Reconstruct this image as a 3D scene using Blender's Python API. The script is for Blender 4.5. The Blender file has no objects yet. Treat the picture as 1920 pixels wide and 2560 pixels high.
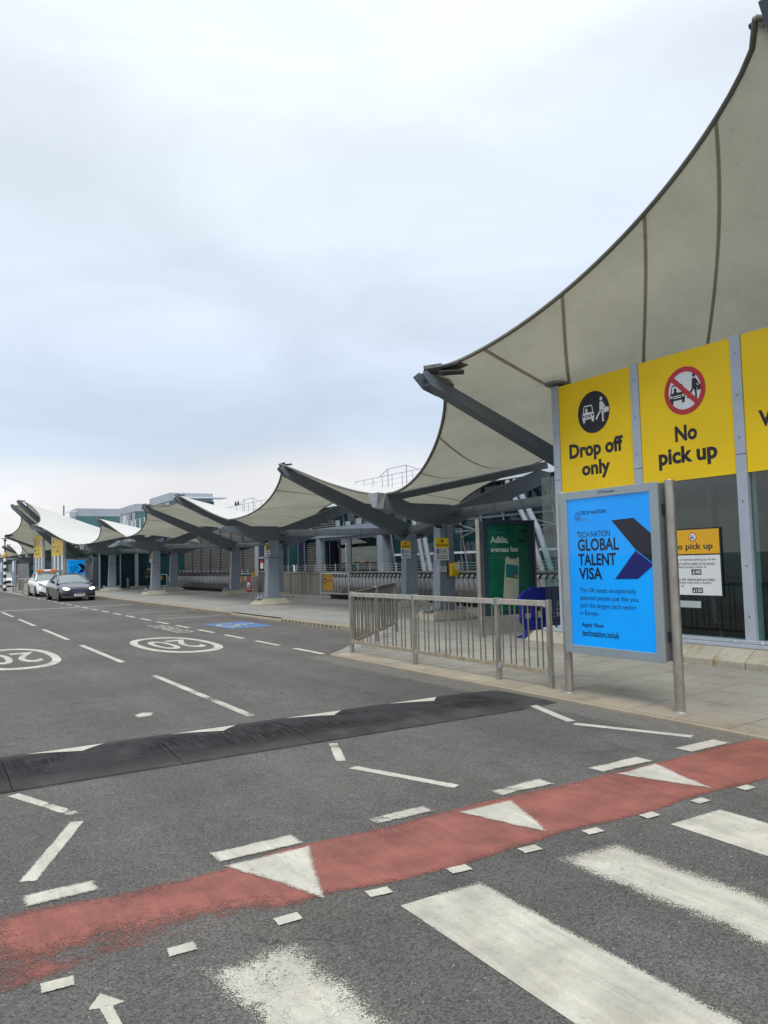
import bpy, bmesh, math, random
from mathutils import Vector, Matrix

random.seed(7)
SC = bpy.context.scene
COL = SC.collection
PI = math.pi
V = Vector

# ------------------------------------------------------------------ camera
cam_d = bpy.data.cameras.new("camera")
cam_d.sensor_fit = 'HORIZONTAL'
cam_d.sensor_width = 36.0
cam_d.lens = 36.0 * 1940 / 1920
cam_d.clip_start = 0.05
cam_d.clip_end = 6000
cam = bpy.data.objects.new("camera", cam_d)
COL.objects.link(cam)
RGT = V((0.8531245, -0.5210396, -0.0263871))
DWN = V((0.0103932, 0.0675422, -0.9976623))
FWD = V((0.5216038, 0.8508559, 0.0630372))
cam.matrix_world = Matrix(((RGT.x, -DWN.x, -FWD.x, 0), (RGT.y, -DWN.y, -FWD.y, 0),
                           (RGT.z, -DWN.z, -FWD.z, 1.7), (0, 0, 0, 1)))
SC.camera = cam

# ------------------------------------------------------------------ sky, sun, exposure
SUN_EL, SUN_AZ = math.radians(52), math.radians(215)     # azimuth from +Y, clockwise
world = bpy.data.worlds.new("World")
SC.world = world
world.use_nodes = True
wn = world.node_tree
for n in list(wn.nodes):
    wn.nodes.remove(n)


def wnode(t, **kw):
    n = wn.nodes.new(t)
    for k, v in kw.items():
        setattr(n, k, v)
    return n


def wl(a, b):
    wn.links.new(a, b)


w_out = wnode('ShaderNodeOutputWorld')
w_bg = wnode('ShaderNodeBackground')
w_tc = wnode('ShaderNodeTexCoord')
w_sep = wnode('ShaderNodeSeparateXYZ')
wl(w_tc.outputs['Generated'], w_sep.inputs[0])
w_sky = wnode('ShaderNodeTexSky', sky_type='NISHITA', sun_disc=False,
              sun_elevation=SUN_EL, sun_rotation=SUN_AZ)
w_sks = wnode('ShaderNodeMix', data_type='RGBA', blend_type='MULTIPLY')
w_sks.inputs['Factor'].default_value = 1
w_sks.inputs[7].default_value = (0.1, 0.1, 0.1, 1)
wl(w_sky.outputs[0], w_sks.inputs[6])
# cloud deck: brightness by elevation (an overcast sky brightens towards the zenith)
w_ramp = wnode('ShaderNodeValToRGB')
cr = w_ramp.color_ramp
STOPS = [(0.0, (.63, .625, .64)), (0.095, (.65, .645, .66)), (0.14, (.50, .57, .66)), (0.20, (.475, .555, .665)),
         (0.33, (.58, .645, .735)), (0.50, (.64, .695, .76)), (0.70, (.78, .82, .87)), (1.0, (1.04, 1.07, 1.1))]
cr.elements[0].position, cr.elements[0].color = STOPS[0][0], (*STOPS[0][1], 1)
cr.elements[1].position, cr.elements[1].color = STOPS[-1][0], (*STOPS[-1][1], 1)
for p, c in STOPS[1:-1]:
    e = cr.elements.new(p)
    e.color = (*c, 1)
# warp elevation a little so the bands are not straight
w_map = wnode('ShaderNodeMapping')
w_map.inputs['Scale'].default_value = (1.0, 1.0, 2.6)
w_map.inputs['Rotation'].default_value = (0.0, 0.35, 0.4)
wl(w_tc.outputs['Generated'], w_map.inputs[0])
w_n1 = wnode('ShaderNodeTexNoise')
w_n1.inputs['Scale'].default_value = 1.9
w_n1.inputs['Detail'].default_value = 5
w_n1.inputs['Roughness'].default_value = .52
w_n1.inputs['Distortion'].default_value = .35
wl(w_map.outputs[0], w_n1.inputs['Vector'])
w_add = wnode('ShaderNodeMath', operation='MULTIPLY_ADD')
w_add.inputs[1].default_value = .22
w_off = wnode('ShaderNodeMath', operation='SUBTRACT')
w_off.inputs[1].default_value = .11
wl(w_sep.outputs[2], w_off.inputs[0])
wl(w_n1.outputs['Fac'], w_add.inputs[0])
wl(w_off.outputs[0], w_add.inputs[2])
wl(w_add.outputs[0], w_ramp.inputs[0])
w_n2 = wnode('ShaderNodeTexNoise')
w_n2.inputs['Scale'].default_value = 2.6
w_n2.inputs['Detail'].default_value = 6
w_n2.inputs['Roughness'].default_value = .5
w_n2.inputs['Distortion'].default_value = .6
wl(w_map.outputs[0], w_n2.inputs['Vector'])
w_mr = wnode('ShaderNodeMapRange')
w_mr.inputs[1].default_value = .32
w_mr.inputs[2].default_value = .70
w_mr.inputs[3].default_value = .89
w_mr.inputs[4].default_value = 1.09
wl(w_n2.outputs['Fac'], w_mr.inputs[0])
w_mul = wnode('ShaderNodeMix', data_type='RGBA', blend_type='MULTIPLY')
w_mul.inputs['Factor'].default_value = 1
wl(w_ramp.outputs[0], w_mul.inputs[6])
wl(w_mr.outputs[0], w_mul.inputs[7])
w_mix = wnode('ShaderNodeMix', data_type='RGBA')
w_mix.inputs['Factor'].default_value = .93
wl(w_sks.outputs[2], w_mix.inputs[6])
wl(w_mul.outputs[2], w_mix.inputs[7])
wl(w_mix.outputs[2], w_bg.inputs['Color'])
w_bg.inputs['Strength'].default_value = 1.0
wl(w_bg.outputs[0], w_out.inputs['Surface'])

sun_d = bpy.data.lights.new("sun", 'SUN')
sun_d.energy = 1.5
sun_d.angle = math.radians(24)
sun_d.color = (1.0, .96, .9)
sun = bpy.data.objects.new("sun", sun_d)
COL.objects.link(sun)
sd = V((math.sin(SUN_AZ) * math.cos(SUN_EL), math.cos(SUN_AZ) * math.cos(SUN_EL), math.sin(SUN_EL)))
sun.rotation_euler = sd.to_track_quat('Z', 'Y').to_euler()
sun.location = (-10, -10, 30)

SC.view_settings.view_transform = 'Standard'
SC.view_settings.look = 'None'
SC.view_settings.exposure = 0.48
SC.view_settings.gamma = 1.0
SC.view_settings.use_curve_mapping = False
SC.render.engine = 'CYCLES'
SC.cycles.max_bounces = 7
SC.cycles.diffuse_bounces = 3
SC.cycles.glossy_bounces = 3
SC.cycles.transmission_bounces = 4
SC.cycles.transparent_max_bounces = 10
SC.cycles.caustics_reflective = False
SC.cycles.caustics_refractive = False
SC.cycles.sample_clamp_indirect = 4
SC.cycles.use_denoising = True


# ------------------------------------------------------------------ helpers
def tag(o, label=None, cat=None, group=None, kind=None):
    if label: o['label'] = label
    if cat: o['category'] = cat
    if group: o['group'] = group
    if kind: o['kind'] = kind
    return o


def thing(name, loc, label, cat, group=None):
    o = bpy.data.objects.new(name, None)
    o.empty_display_size = .3
    o.location = loc
    COL.objects.link(o)
    return tag(o, label, cat, group)


ROOTLOC = {}


def attach(o, parent):
    """children keep world coordinates in their meshes"""
    if parent is None:
        return o
    o.parent = parent
    top = parent
    if top.type == 'EMPTY' and top.parent is None:
        o.matrix_parent_inverse = Matrix.Translation(-V(top.location))
    return o


def copy_thing(root, loc, rz=0, label=None, group=None):
    r = root.copy()
    COL.objects.link(r)
    r.location = loc
    r.rotation_euler = (0, 0, rz)
    if label: r['label'] = label
    if group: r['group'] = group
    for ch in list(root.children):
        c = ch.copy()
        COL.objects.link(c)
        c.parent = r
        c.matrix_parent_inverse = ch.matrix_parent_inverse.copy()
        for g in ch.children:
            d = g.copy()
            COL.objects.link(d)
            d.parent = c
            d.matrix_parent_inverse = g.matrix_parent_inverse.copy()
    return r


class MB:
    def __init__(s):
        s.v, s.f, s.m = [], [], []
        s.mi = 0

    def add(s, vs, fs):
        b = len(s.v)
        s.v += [tuple(p) for p in vs]
        for f in fs:
            s.f.append([b + i for i in f])
            s.m.append(s.mi)
        return s

    def bb(s, x0, x1, y0, y1, z0, z1):
        return s.add([(x0, y0, z0), (x1, y0, z0), (x1, y1, z0), (x0, y1, z0), (x0, y0, z1), (x1, y0, z1), (x1, y1, z1), (x0, y1, z1)],
                     [(0, 3, 2, 1), (4, 5, 6, 7), (0, 1, 5, 4), (1, 2, 6, 5), (2, 3, 7, 6), (3, 0, 4, 7)])

    def hexa(s, lo, hi):
        """two quads (lists of 4 points)"""
        return s.add(list(lo) + list(hi), [(0, 3, 2, 1), (4, 5, 6, 7), (0, 1, 5, 4), (1, 2, 6, 5), (2, 3, 7, 6), (3, 0, 4, 7)])

    def bar(s, p, q, w, h, up=(0, 0, 1)):
        p, q = V(p), V(q)
        d = (q - p).normalized()
        a = d.cross(V(up))
        if a.length < 1e-4: a = d.cross(V((1, 0, 0)))
        a.normalize()
        b = a.cross(d).normalized()
        a, b = a * w / 2, b * h / 2
        return s.hexa([p - a - b, p + a - b, p + a + b, p - a + b], [q - a - b, q + a - b, q + a + b, q - a + b])

    def tube(s, pts, r, n=8, cap=True):
        pts = [V(p) for p in pts]
        rr = r if isinstance(r, (list, tuple)) else [r] * len(pts)
        rings = []
        ref = None
        for i, p in enumerate(pts):
            d = (pts[min(i + 1, len(pts) - 1)] - pts[max(i - 1, 0)]).normalized()
            if ref is None:
                ref = d.cross(V((0, 0, 1)))
                if ref.length < 1e-3: ref = d.cross(V((1, 0, 0)))
            a = (ref - d * ref.dot(d)).normalized()
            ref = a
            b = d.cross(a)
            rings.append([p + (a * math.cos(2 * PI * k / n) + b * math.sin(2 * PI * k / n)) * rr[i] for k in range(n)])
        vs = [q for ring in rings for q in ring]
        fs = []
        for i in range(len(pts) - 1):
            for k in range(n):
                fs.append((i * n + k, i * n + (k + 1) % n, (i + 1) * n + (k + 1) % n, (i + 1) * n + k))
        if cap:
            fs.append(tuple(range(n))[::-1])
            fs.append(tuple((len(pts) - 1) * n + k for k in range(n)))
        return s.add(vs, fs)

    def lathe(s, c, prof, n=16):
        c = V(c)
        vs, fs = [], []
        for r, z in prof:
            for k in range(n):
                vs.append(c + V((r * math.cos(2 * PI * k / n), r * math.sin(2 * PI * k / n), z)))
        for i in range(len(prof) - 1):
            for k in range(n):
                fs.append((i * n + k, i * n + (k + 1) % n, (i + 1) * n + (k + 1) % n, (i + 1) * n + k))
        fs.append(tuple(range(n))[::-1])
        fs.append(tuple((len(prof) - 1) * n + k for k in range(n)))
        return s.add(vs, fs)

    def poly(s, pts):
        return s.add(pts, [tuple(range(len(pts)))])

    def ext(s, pts, d):
        """polygon (3-D points) extruded along the vector d"""
        n = len(pts)
        d = V(d)
        vs = [V(p) for p in pts] + [V(p) + d for p in pts]
        fs = [tuple(range(n))[::-1], tuple(range(n, 2 * n))]
        for i in range(n):
            j = (i + 1) % n
            fs.append((i, j, n + j, n + i))
        return s.add(vs, fs)

    def grid(s, rows):
        n = len(rows[0])
        vs = [p for r in rows for p in r]
        fs = []
        for i in range(len(rows) - 1):
            for k in range(n - 1):
                fs.append((i * n + k, i * n + k + 1, (i + 1) * n + k + 1, (i + 1) * n + k))
        return s.add(vs, fs)

    def mesh(s, name, mats, smooth=False, fix=True):
        me = bpy.data.meshes.new(name)
        me.from_pydata(s.v, [], s.f)
        if not isinstance(mats, (list, tuple)): mats = [mats]
        for m in mats: me.materials.append(m)
        me.polygons.foreach_set('material_index', s.m)
        if fix:
            b = bmesh.new()
            b.from_mesh(me)
            bmesh.ops.recalc_face_normals(b, faces=b.faces)
            b.to_mesh(me)
            b.free()
        if smooth:
            me.polygons.foreach_set('use_smooth', [True] * len(me.polygons))
        me.update()
        return me

    def build(s, name, mats, parent=None, smooth=False, bevel=0, fix=True):
        o = bpy.data.objects.new(name, s.mesh(name, mats, smooth, fix))
        COL.objects.link(o)
        attach(o, parent)
        if bevel:
            md = o.modifiers.new('bevel', 'BEVEL')
            md.width = bevel
            md.segments = 2
            md.limit_method = 'ANGLE'
            md.angle_limit = .6
        return o


def put(name, me, parent=None):
    o = bpy.data.objects.new(name, me)
    COL.objects.link(o)
    return attach(o, parent)


TEXTS = []


class Plane:
    """a flat writing plane: origin, right, up; normal = right x up"""

    def __init__(s, o, u, v):
        s.o, s.u, s.v = V(o), V(u).normalized(), V(v).normalized()
        s.n = s.u.cross(s.v)

    def p(s, a, b, h=0):
        return s.o + s.u * a + s.v * b + s.n * h


def text(body, pl, a0, a1, b0, b1, mat, parent, h=.003, bold=0.0, name='lettering'):
    """lettering squeezed into the box a0..a1 x b0..b1 of plane pl"""
    TEXTS.append((body, pl, a0, a1, b0, b1, mat, parent, h, bold, name))


def flush_texts():
    made = []
    for t in TEXTS:
        cu = bpy.data.curves.new('lettering', 'FONT')
        cu.body = t[0]
        cu.size = 1
        cu.offset = t[9]
        cu.resolution_u = 3
        ob = bpy.data.objects.new('lettering_curve', cu)
        COL.objects.link(ob)
        made.append(ob)
    dg = bpy.context.evaluated_depsgraph_get()
    dg.update()
    for ob, (body, pl, a0, a1, b0, b1, mat, parent, h, bold, name) in zip(made, TEXTS):
        me = bpy.data.meshes.new_from_object(ob.evaluated_get(dg))
        xs = [v.co.x for v in me.vertices]
        ys = [v.co.y for v in me.vertices]
        if xs:
            x0, x1, y0, y1 = min(xs), max(xs), min(ys), max(ys)
            for v in me.vertices:
                a = a0 + (v.co.x - x0) / max(1e-6, x1 - x0) * (a1 - a0)
                b = b0 + (v.co.y - y0) / max(1e-6, y1 - y0) * (b1 - b0)
                v.co = pl.p(a, b, h)
            me.materials.clear()
            me.materials.append(mat)
            me.name = name
            o = bpy.data.objects.new(name, me)
            COL.objects.link(o)
            attach(o, parent)
    for ob in made:
        cu = ob.data
        bpy.data.objects.remove(ob)
        bpy.data.curves.remove(cu)


def arc(cx, cy, rx, ry, a0, a1, n):
    return [(cx + rx * math.cos(a0 + (a1 - a0) * k / n), cy + ry * math.sin(a0 + (a1 - a0) * k / n)) for k in range(n + 1)]


# ------------------------------------------------------------------ materials
M = {}


class NT:
    def __init__(s, name):
        s.mat = bpy.data.materials.new(name)
        s.mat.use_nodes = True
        s.t = s.mat.node_tree
        s.b = s.t.nodes['Principled BSDF']
        s.out = s.t.nodes['Material Output']
        M[name] = s.mat
        s._co = None

    def n(s, typ, ins=None, **kw):
        nd = s.t.nodes.new(typ)
        for k, v in kw.items(): setattr(nd, k, v)
        for k, v in (ins or {}).items():
            if hasattr(v, 'is_output') or isinstance(v, bpy.types.NodeSocket):
                s.t.links.new(v, nd.inputs[k])
            else:
                nd.inputs[k].default_value = v
        return nd

    def l(s, a, b): s.t.links.new(a, b)

    def co(s):
        if s._co is None: s._co = s.n('ShaderNodeTexCoord').outputs['Object']
        return s._co

    def noise(s, scale, detail=3, rough=.55, vec=None, stretch=None, dist=0):
        v = vec or s.co()
        if stretch:
            v = s.n('ShaderNodeMapping', {0: v, 'Scale': stretch}).outputs[0]
        return s.n('ShaderNodeTexNoise', {'Vector': v, 'Scale': scale, 'Detail': detail, 'Roughness': rough, 'Distortion': dist}).outputs['Fac']

    def rng(s, x, a, b, c, d):
        return s.n('ShaderNodeMapRange', {0: x, 1: a, 2: b, 3: c, 4: d}).outputs[0]

    def math(s, op, a, b=0.0):
        return s.n('ShaderNodeMath', {0: a, 1: b}, operation=op).outputs[0]

    def mix(s, f, a, b, mode='MIX'):
        nd = s.n('ShaderNodeMix', {0: f, 6: a, 7: b}, data_type='RGBA', blend_type=mode)
        return nd.outputs[2]

    def bump(s, h, strength=.3, dist=.01):
        nd = s.n('ShaderNodeBump', {'Height': h, 'Strength': strength, 'Distance': dist})
        s.l(nd.outputs[0], s.b.inputs['Normal'])

    def col(s, c):
        if isinstance(c, tuple): s.b.inputs['Base Color'].default_value = (*c[:3], 1)
        else: s.l(c, s.b.inputs['Base Color'])

    def set(s, **kw):
        for k, v in kw.items():
            k = k.replace('_', ' ')
            if isinstance(v, bpy.types.NodeSocket): s.l(v, s.b.inputs[k])
            else: s.b.inputs[k].default_value = v
        return s


def C4(c): return (c[0], c[1], c[2], 1)


def simple(name, c, rough=.5, metal=0, var=.12, scale=6, bump=0, spec=.5, bscale=None, coat=0):
    m = NT(name)
    if var:
        f = m.noise(scale, 4)
        k = m.rng(f, .25, .75, 1 - var, 1 + var)
        mx = m.mix(1.0, C4(c), k, 'MULTIPLY')
        m.col(mx)
        m.set(Roughness=m.rng(m.noise(scale * 1.7, 3), .3, .7, max(.02, rough - .08), min(1, rough + .08)))
    else:
        m.col(c)
        m.set(Roughness=rough)
    m.set(Metallic=metal)
    m.b.inputs['Specular IOR Level'].default_value = spec
    if coat: m.set(Coat_Weight=coat, Coat_Roughness=.04)
    if bump: m.bump(m.noise(bscale or scale * 8, 3), bump, .004)
    return m


# asphalt -----------------------------------------------------------
def asphalt_colour(m, base=(.110, .106, .100)):
    vo = m.n('ShaderNodeTexVoronoi', {'Vector': m.co(), 'Scale': 118.0, 'Randomness': 1.0})
    grain = m.n('ShaderNodeSeparateColor', {0: vo.outputs['Color']}).outputs[0]
    g1 = m.rng(grain, 0, 1, .52, 1.48)
    fine = m.rng(m.noise(210, 2, .6), .3, .7, .72, 1.28)
    patch = m.math('MULTIPLY', m.rng(m.noise(.42, 6, .65), .3, .7, .76, 1.18), m.rng(m.noise(.16, 3, .5), .35, .65, .9, 1.08))
    mid = m.rng(m.noise(5, 4, .6), .3, .7, .90, 1.1)
    # lengthwise traffic polish
    lane = m.rng(m.noise(1.0, 3, .5, stretch=(1.3, .045, 1)), .35, .65, .86, 1.09)
    k = m.math('MULTIPLY', m.math('MULTIPLY', g1, fine), m.math('MULTIPLY', m.math('MULTIPLY', patch, mid), lane))
    c = m.mix(1.0, C4(base), k, 'MULTIPLY')
    # browner cast in dusty places
    c = m.mix(m.rng(m.noise(.9, 4), .48, .75, 0, .35), c, m.mix(1.0, c, (1.12, 1.0, .86, 1), 'MULTIPLY'))
    # coarser, paler strip of older surface along the kerb
    sx_ = m.n('ShaderNodeSeparateXYZ', {0: m.co()})
    ed = m.math('ADD', sx_.outputs[0], m.math('MULTIPLY', m.noise(4, 4, .7), .22))
    strip_ = m.math('MULTIPLY', m.rng(ed, 6.22, 6.30, 0, .55), m.rng(sx_.outputs[1], 12.5, 13.0, 1, 0))
    c = m.mix(strip_, c, m.mix(1.0, (.175, .165, .14, 1), m.math('MULTIPLY', g1, fine), 'MULTIPLY'))
    # hairline cracks here and there
    wv = m.n('ShaderNodeVectorMath', {0: m.co(), 1: m.n('ShaderNodeTexNoise', {'Vector': m.co(), 'Scale': 2.2, 'Detail': 5.0}).outputs['Color']}, operation='ADD').outputs[0]
    crk = m.n('ShaderNodeTexVoronoi', {'Vector': wv, 'Scale': .42}, feature='DISTANCE_TO_EDGE').outputs['Distance']
    c = m.mix(m.math('MULTIPLY', m.rng(crk, .0015, .005, .75, 0), m.rng(m.noise(.33, 2), .52, .6, 0, 1)), c, (.03, .03, .029, 1))
    # pale chippings
    chip = m.rng(m.noise(46, 1, .4), .735, .76, 0, 1)
    c = m.mix(m.math('MULTIPLY', chip, .55), c, (.42, .41, .39, 1))
    # dark stains
    st = m.rng(m.noise(1.35, 4, .6, dist=.5), .62, .76, 0, .5)
    c = m.mix(st, c, (.035, .034, .034, 1))
    h = m.math('ADD', m.math('MULTIPLY', vo.outputs['Distance'], .8), m.math('MULTIPLY', m.noise(160, 2), .5))
    return c, h


m = NT('asphalt')
c, h = asphalt_colour(m)
m.col(c)
m.set(Roughness=.86)
m.b.inputs['Specular IOR Level'].default_value = .35
m.bump(h, .55, .006)
simple('ground', (.12, .12, .115), .95, var=.2, scale=.3)


def paint(name, colr, wear=.5, dirt=.25, pit=.25):
    """road paint: worn through to the asphalt along its edges (vertex attribute edge: 0 rim, 1 inside)"""
    m = NT(name)
    at = m.n('ShaderNodeAttribute', attribute_name='edge').outputs['Fac']
    ws = m.n('ShaderNodeAttribute', attribute_name='wear').outputs['Fac']
    nz = m.math('ADD', m.math('MULTIPLY', m.noise(170, 2, .65), .80), m.math('MULTIPLY', m.noise(21, 3, .6), .20))
    big = m.noise(1.7, 3, .6)
    # threshold: at the rim most of the grain shows through
    thr = m.rng(m.math('ADD', at, m.math('MULTIPLY', m.math('SUBTRACT', big, .5), .9)), 0, 1, .60, pit)
    thr = m.math('ADD', thr, m.math('MULTIPLY', m.math('SUBTRACT', ws, .5), .42 * wear * 2))
    pat = m.math('MULTIPLY', m.rng(m.noise(1.5, 5, .65, dist=.5), .50, .70, 0, .42), m.rng(ws, .38, .75, 0, 1))
    thr = m.math('ADD', thr, pat)
    a = m.rng(m.math('SUBTRACT', nz, thr), -.012, .018, 0, 1)
    d1 = m.rng(m.noise(3.0, 5, .65), .35, .75, 1.04, 1 - dirt)
    d2 = m.rng(m.noise(60, 2, .6), .3, .7, .92, 1.06)
    d3 = m.rng(m.noise(1.0, 5, .7, stretch=(16, 1.1, 1)), .34, .68, .84, 1.07)
    c = m.mix(1.0, C4(colr), m.math('MULTIPLY', m.math('MULTIPLY', d1, d2), d3), 'MULTIPLY')
    crk = m.n('ShaderNodeTexVoronoi', {'Vector': m.n('ShaderNodeVectorMath', {0: m.co(), 1: m.n('ShaderNodeTexNoise', {'Vector': m.co(), 'Scale': 6.0}).outputs['Color']}, operation='ADD').outputs[0], 'Scale': 3.2}, feature='DISTANCE_TO_EDGE').outputs['Distance']
    c = m.mix(m.math('MULTIPLY', m.rng(crk, .004, .012, .6, 0), m.rng(m.noise(1.1, 2), .5, .62, 0, 1)), c, (.12, .11, .10, 1))
    c = m.mix(m.rng(m.noise(1.6, 5, .6), .5, .72, 0, .5), c, m.mix(1.0, c, (.62, .60, .56, 1), 'MULTIPLY'))
    spot = m.rng(m.noise(24, 2), .68, .74, 0, .45)
    c = m.mix(spot, c, (.16, .15, .14, 1))
    m.col(c)
    m.set(Roughness=.75)
    m.bump(m.noise(95, 2), .35, .004)
    tr = m.n('ShaderNodeBsdfTransparent')
    mx = m.n('ShaderNodeMixShader', {0: a, 1: tr.outputs[0], 2: m.b.outputs[0]})
    m.l(mx.outputs[0], m.out.inputs['Surface'])
    return m


paint('white_paint', (.55, .53, .455), .5, .34, .27)
paint('fresh_white_paint', (.56, .54, .47), .42, .22)
paint('red_paint', (.31, .105, .080), .6, .46, .38)
paint('blue_paint', (.085, .19, .40), .4, .2)

# concrete / stone -----------------------------------------------------
m = NT('slab_concrete')
k = m.math('MULTIPLY', m.rng(m.noise(1.1, 5, .6), .3, .7, .86, 1.12), m.rng(m.noise(130, 2), .3, .7, .88, 1.12))
c = m.mix(1.0, (.30, .292, .262, 1), k, 'MULTIPLY')
oi = m.n('ShaderNodeObjectInfo').outputs['Random']
c = m.mix(1.0, c, m.rng(oi, 0, 1, .90, 1.08), 'MULTIPLY')
sx_ = m.n('ShaderNodeSeparateXYZ', {0: m.co()})
ks_ = m.math('ADD', sx_.outputs[0], m.math('MULTIPLY', m.math('SUBTRACT', m.noise(1.6, 4, .6), .5), 1.1))
c = m.mix(m.rng(ks_, 6.65, 7.35, .75, 0), c, m.mix(1.0, c, (1.10, .93, .70, 1), 'MULTIPLY'))
c = m.mix(m.rng(m.noise(7, 3, .6), .67, .72, 0, .5), c, (.11, .105, .095, 1))
c = m.mix(m.rng(m.noise(2.3, 4, .6), .56, .74, 0, .55), c, (.15, .135, .105, 1))
m.col(c)
m.set(Roughness=.85)
m.bump(m.noise(150, 2), .25, .003)
m = NT('pavement_concrete')
k = m.math('MULTIPLY', m.rng(m.noise(.45, 5, .6), .3, .7, .82, 1.12), m.rng(m.noise(90, 2), .3, .7, .9, 1.1))
k = m.math('MULTIPLY', k, m.rng(m.noise(1, 4, .6, stretch=(2.2, .12, 1)), .3, .7, .92, 1.06))
m.col(m.mix(1.0, (.30, .295, .275, 1), k, 'MULTIPLY'))
m.set(Roughness=.85)
m.bump(m.noise(120, 2), .2, .003)
m = NT('kerb_stone')
k = m.math('MULTIPLY', m.rng(m.noise(1.3, 4, .6), .3, .7, .84, 1.12), m.rng(m.noise(110, 2), .3, .7, .86, 1.14))
m.col(m.mix(1.0, (.31, .27, .20, 1), k, 'MULTIPLY'))
m.set(Roughness=.9)
m.bump(m.noise(130, 2), .3, .003)
m = NT('base_concrete')
k = m.math('MULTIPLY', m.rng(m.noise(2.2, 5, .65), .3, .7, .78, 1.14), m.rng(m.noise(40, 3), .3, .7, .9, 1.1))
c = m.mix(1.0, (.38, .36, .29, 1), k, 'MULTIPLY')
st = m.rng(m.noise(2.0, 4, .6, stretch=(3, 3, .5)), .56, .72, 0, .6)
c = m.mix(st, c, (.27, .19, .085, 1))
c = m.mix(m.rng(m.noise(5, 4, .65, dist=.6), .62, .75, 0, .6), c, (.13, .12, .10, 1))
m.col(c)
m.set(Roughness=.9)
m.bump(m.noise(35, 4), .35, .01)
m = NT('wall_concrete')
st = m.rng(m.noise(1.0, 5, .65, stretch=(3.5, 3.5, .28)), .32, .7, .66, 1.12)
k = m.math('MULTIPLY', st, m.rng(m.noise(30, 3), .3, .7, .93, 1.07))
oi = m.n('ShaderNodeObjectInfo').outputs['Random']
k = m.math('MULTIPLY', k, m.rng(oi, 0, 1, .88, 1.1))
m.col(m.mix(1.0, (.30, .285, .25, 1), k, 'MULTIPLY'))
m.set(Roughness=.9)
m.bump(m.noise(40, 3), .2, .005)

# metals -----------------------------------------------------------------
m = NT('stainless')
k = m.rng(m.noise(9, 4, .6, stretch=(1, 1, .35)), .3, .7, .75, 1.15)
c = m.mix(1.0, (.43, .405, .36, 1), k, 'MULTIPLY')
m.col(c)
m.set(Metallic=.85, Roughness=m.rng(m.noise(14, 3), .3, .7, .32, .5))
m = NT('weathered_rail')
c = m.mix(1.0, (.50, .475, .42, 1), m.rng(m.noise(7, 4, .6), .3, .7, .8, 1.1), 'MULTIPLY')
c = m.mix(m.rng(m.noise(22, 3, .6), .58, .72, 0, .6), c, (.30, .23, .14, 1))
m.col(c)
m.set(Metallic=.55, Roughness=.5)
m = NT('stained_rail')
c = m.mix(1.0, (.40, .34, .25, 1), m.rng(m.noise(9, 4, .6), .3, .7, .7, 1.15), 'MULTIPLY')
m.col(c)
m.set(Metallic=.45, Roughness=.6)
simple('bar_steel', (.25, .235, .205), .42, .8, .2, 8)
simple('shaded_rail', (.13, .125, .115), .5, .5, .2, 8)
simple('galvanised', (.52, .54, .56), .45, .75, .12, 9)
simple('beam_paint', (.112, .137, .163), .42, 0, .10, 2.2)
simple('column_paint', (.225, .265, .315), .40, 0, .10, 2.2)
simple('frame_paint', (.42, .47, .55), .38, .1, .07, 3)
simple('light_frame', (.42, .465, .53), .4, 0, .06, 3)
simple('ad_frame', (.30, .36, .39), .33, .25, .05, 3)
simple('ad_frame_dark', (.035, .055, .08), .35, .1, .05, 3)
simple('ad_side', (.20, .205, .21), .4, .3, .08, 3)
simple('dark_metal', (.03, .032, .036), .5, .2, .1, 5)
simple('black', (.012, .012, .014), .5, 0, .1, 6)
simple('sign_black', (.012, .012, .016), .5, 0, 0)
simple('sign_ink', (.006, .010, .03), .6, 0, 0, spec=.15)
simple('sign_white', (.74, .77, .78), .45, 0, .04, 4)
simple('sign_yellow', (.93, .635, .010), .5, 0, .06, 1.3, spec=.3)
simple('sign_amber', (.78, .42, .01), .42, 0, .04, 1.3)
simple('sign_red', (.50, .018, .028), .45, 0, 0)
simple('sign_blue', (.03, .10, .42), .45, 0, 0)
simple('old_yellow', (.50, .36, .075), .5, 0, .1, 2)
simple('phone_yellow', (.74, .50, .02), .3, 0, .06, 4)
simple('trolley_orange', (.58, .30, .02), .45, 0, .06, 3)
simple('cone_orange', (.62, .07, .03), .5, 0, .08, 6)
simple('barrier_blue', (.012, .022, .22), .42, 0, .12, 5)
simple('teal_panel', (.035, .105, .105), .22, 0, .12, .6)
simple('green_cladding', (.15, .26, .26), .35, .1, .10, .5)
simple('grey_cladding', (.34, .38, .43), .4, .25, .08, .7)
simple('white_cladding', (.62, .66, .70), .4, .1, .06, .7)
simple('navy_panel', (.018, .028, .055), .35, 0, .15, .8)
simple('interior_dark', (.022, .034, .036), .8, 0, .3, .5)
simple('interior_floor', (.05, .06, .06), .4, 0, .2, .8)
simple('interior_pale', (.42, .50, .49), .6, 0, .15, 1)
simple('roof_white', (.75, .76, .77), .5, 0, .05, 2)
simple('louvre', (.24, .235, .235), .45, .3, .12, 1.2)
simple('rubber_tyre', (.016, .016, .017), .85, 0, .2, 10)
simple('alloy', (.45, .46, .48), .3, .8, .05, 10)
simple('chrome', (.72, .73, .75), .15, 1, 0)
simple('plate_white', (.72, .72, .68), .4, 0, .03, 10)
simple('headlamp', (.80, .84, .86), .08, 0, 0, coat=1)
M['headlamp'].node_tree.nodes['Principled BSDF'].inputs['Emission Color'].default_value = (1, .97, .9, 1)
M['headlamp'].node_tree.nodes['Principled BSDF'].inputs['Emission Strength'].default_value = .9
simple('amber_lens', (.75, .20, .015), .2, 0, .05, 9)
simple('globe_yellow', (.62, .42, .10), .35, 0, .06, 6)
simple('grey_car_paint', (.045, .054, .075), .28, .55, .05, 3, coat=1)
simple('white_car_paint', (.82, .84, .83), .3, 0, .03, 3, coat=1)
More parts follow.
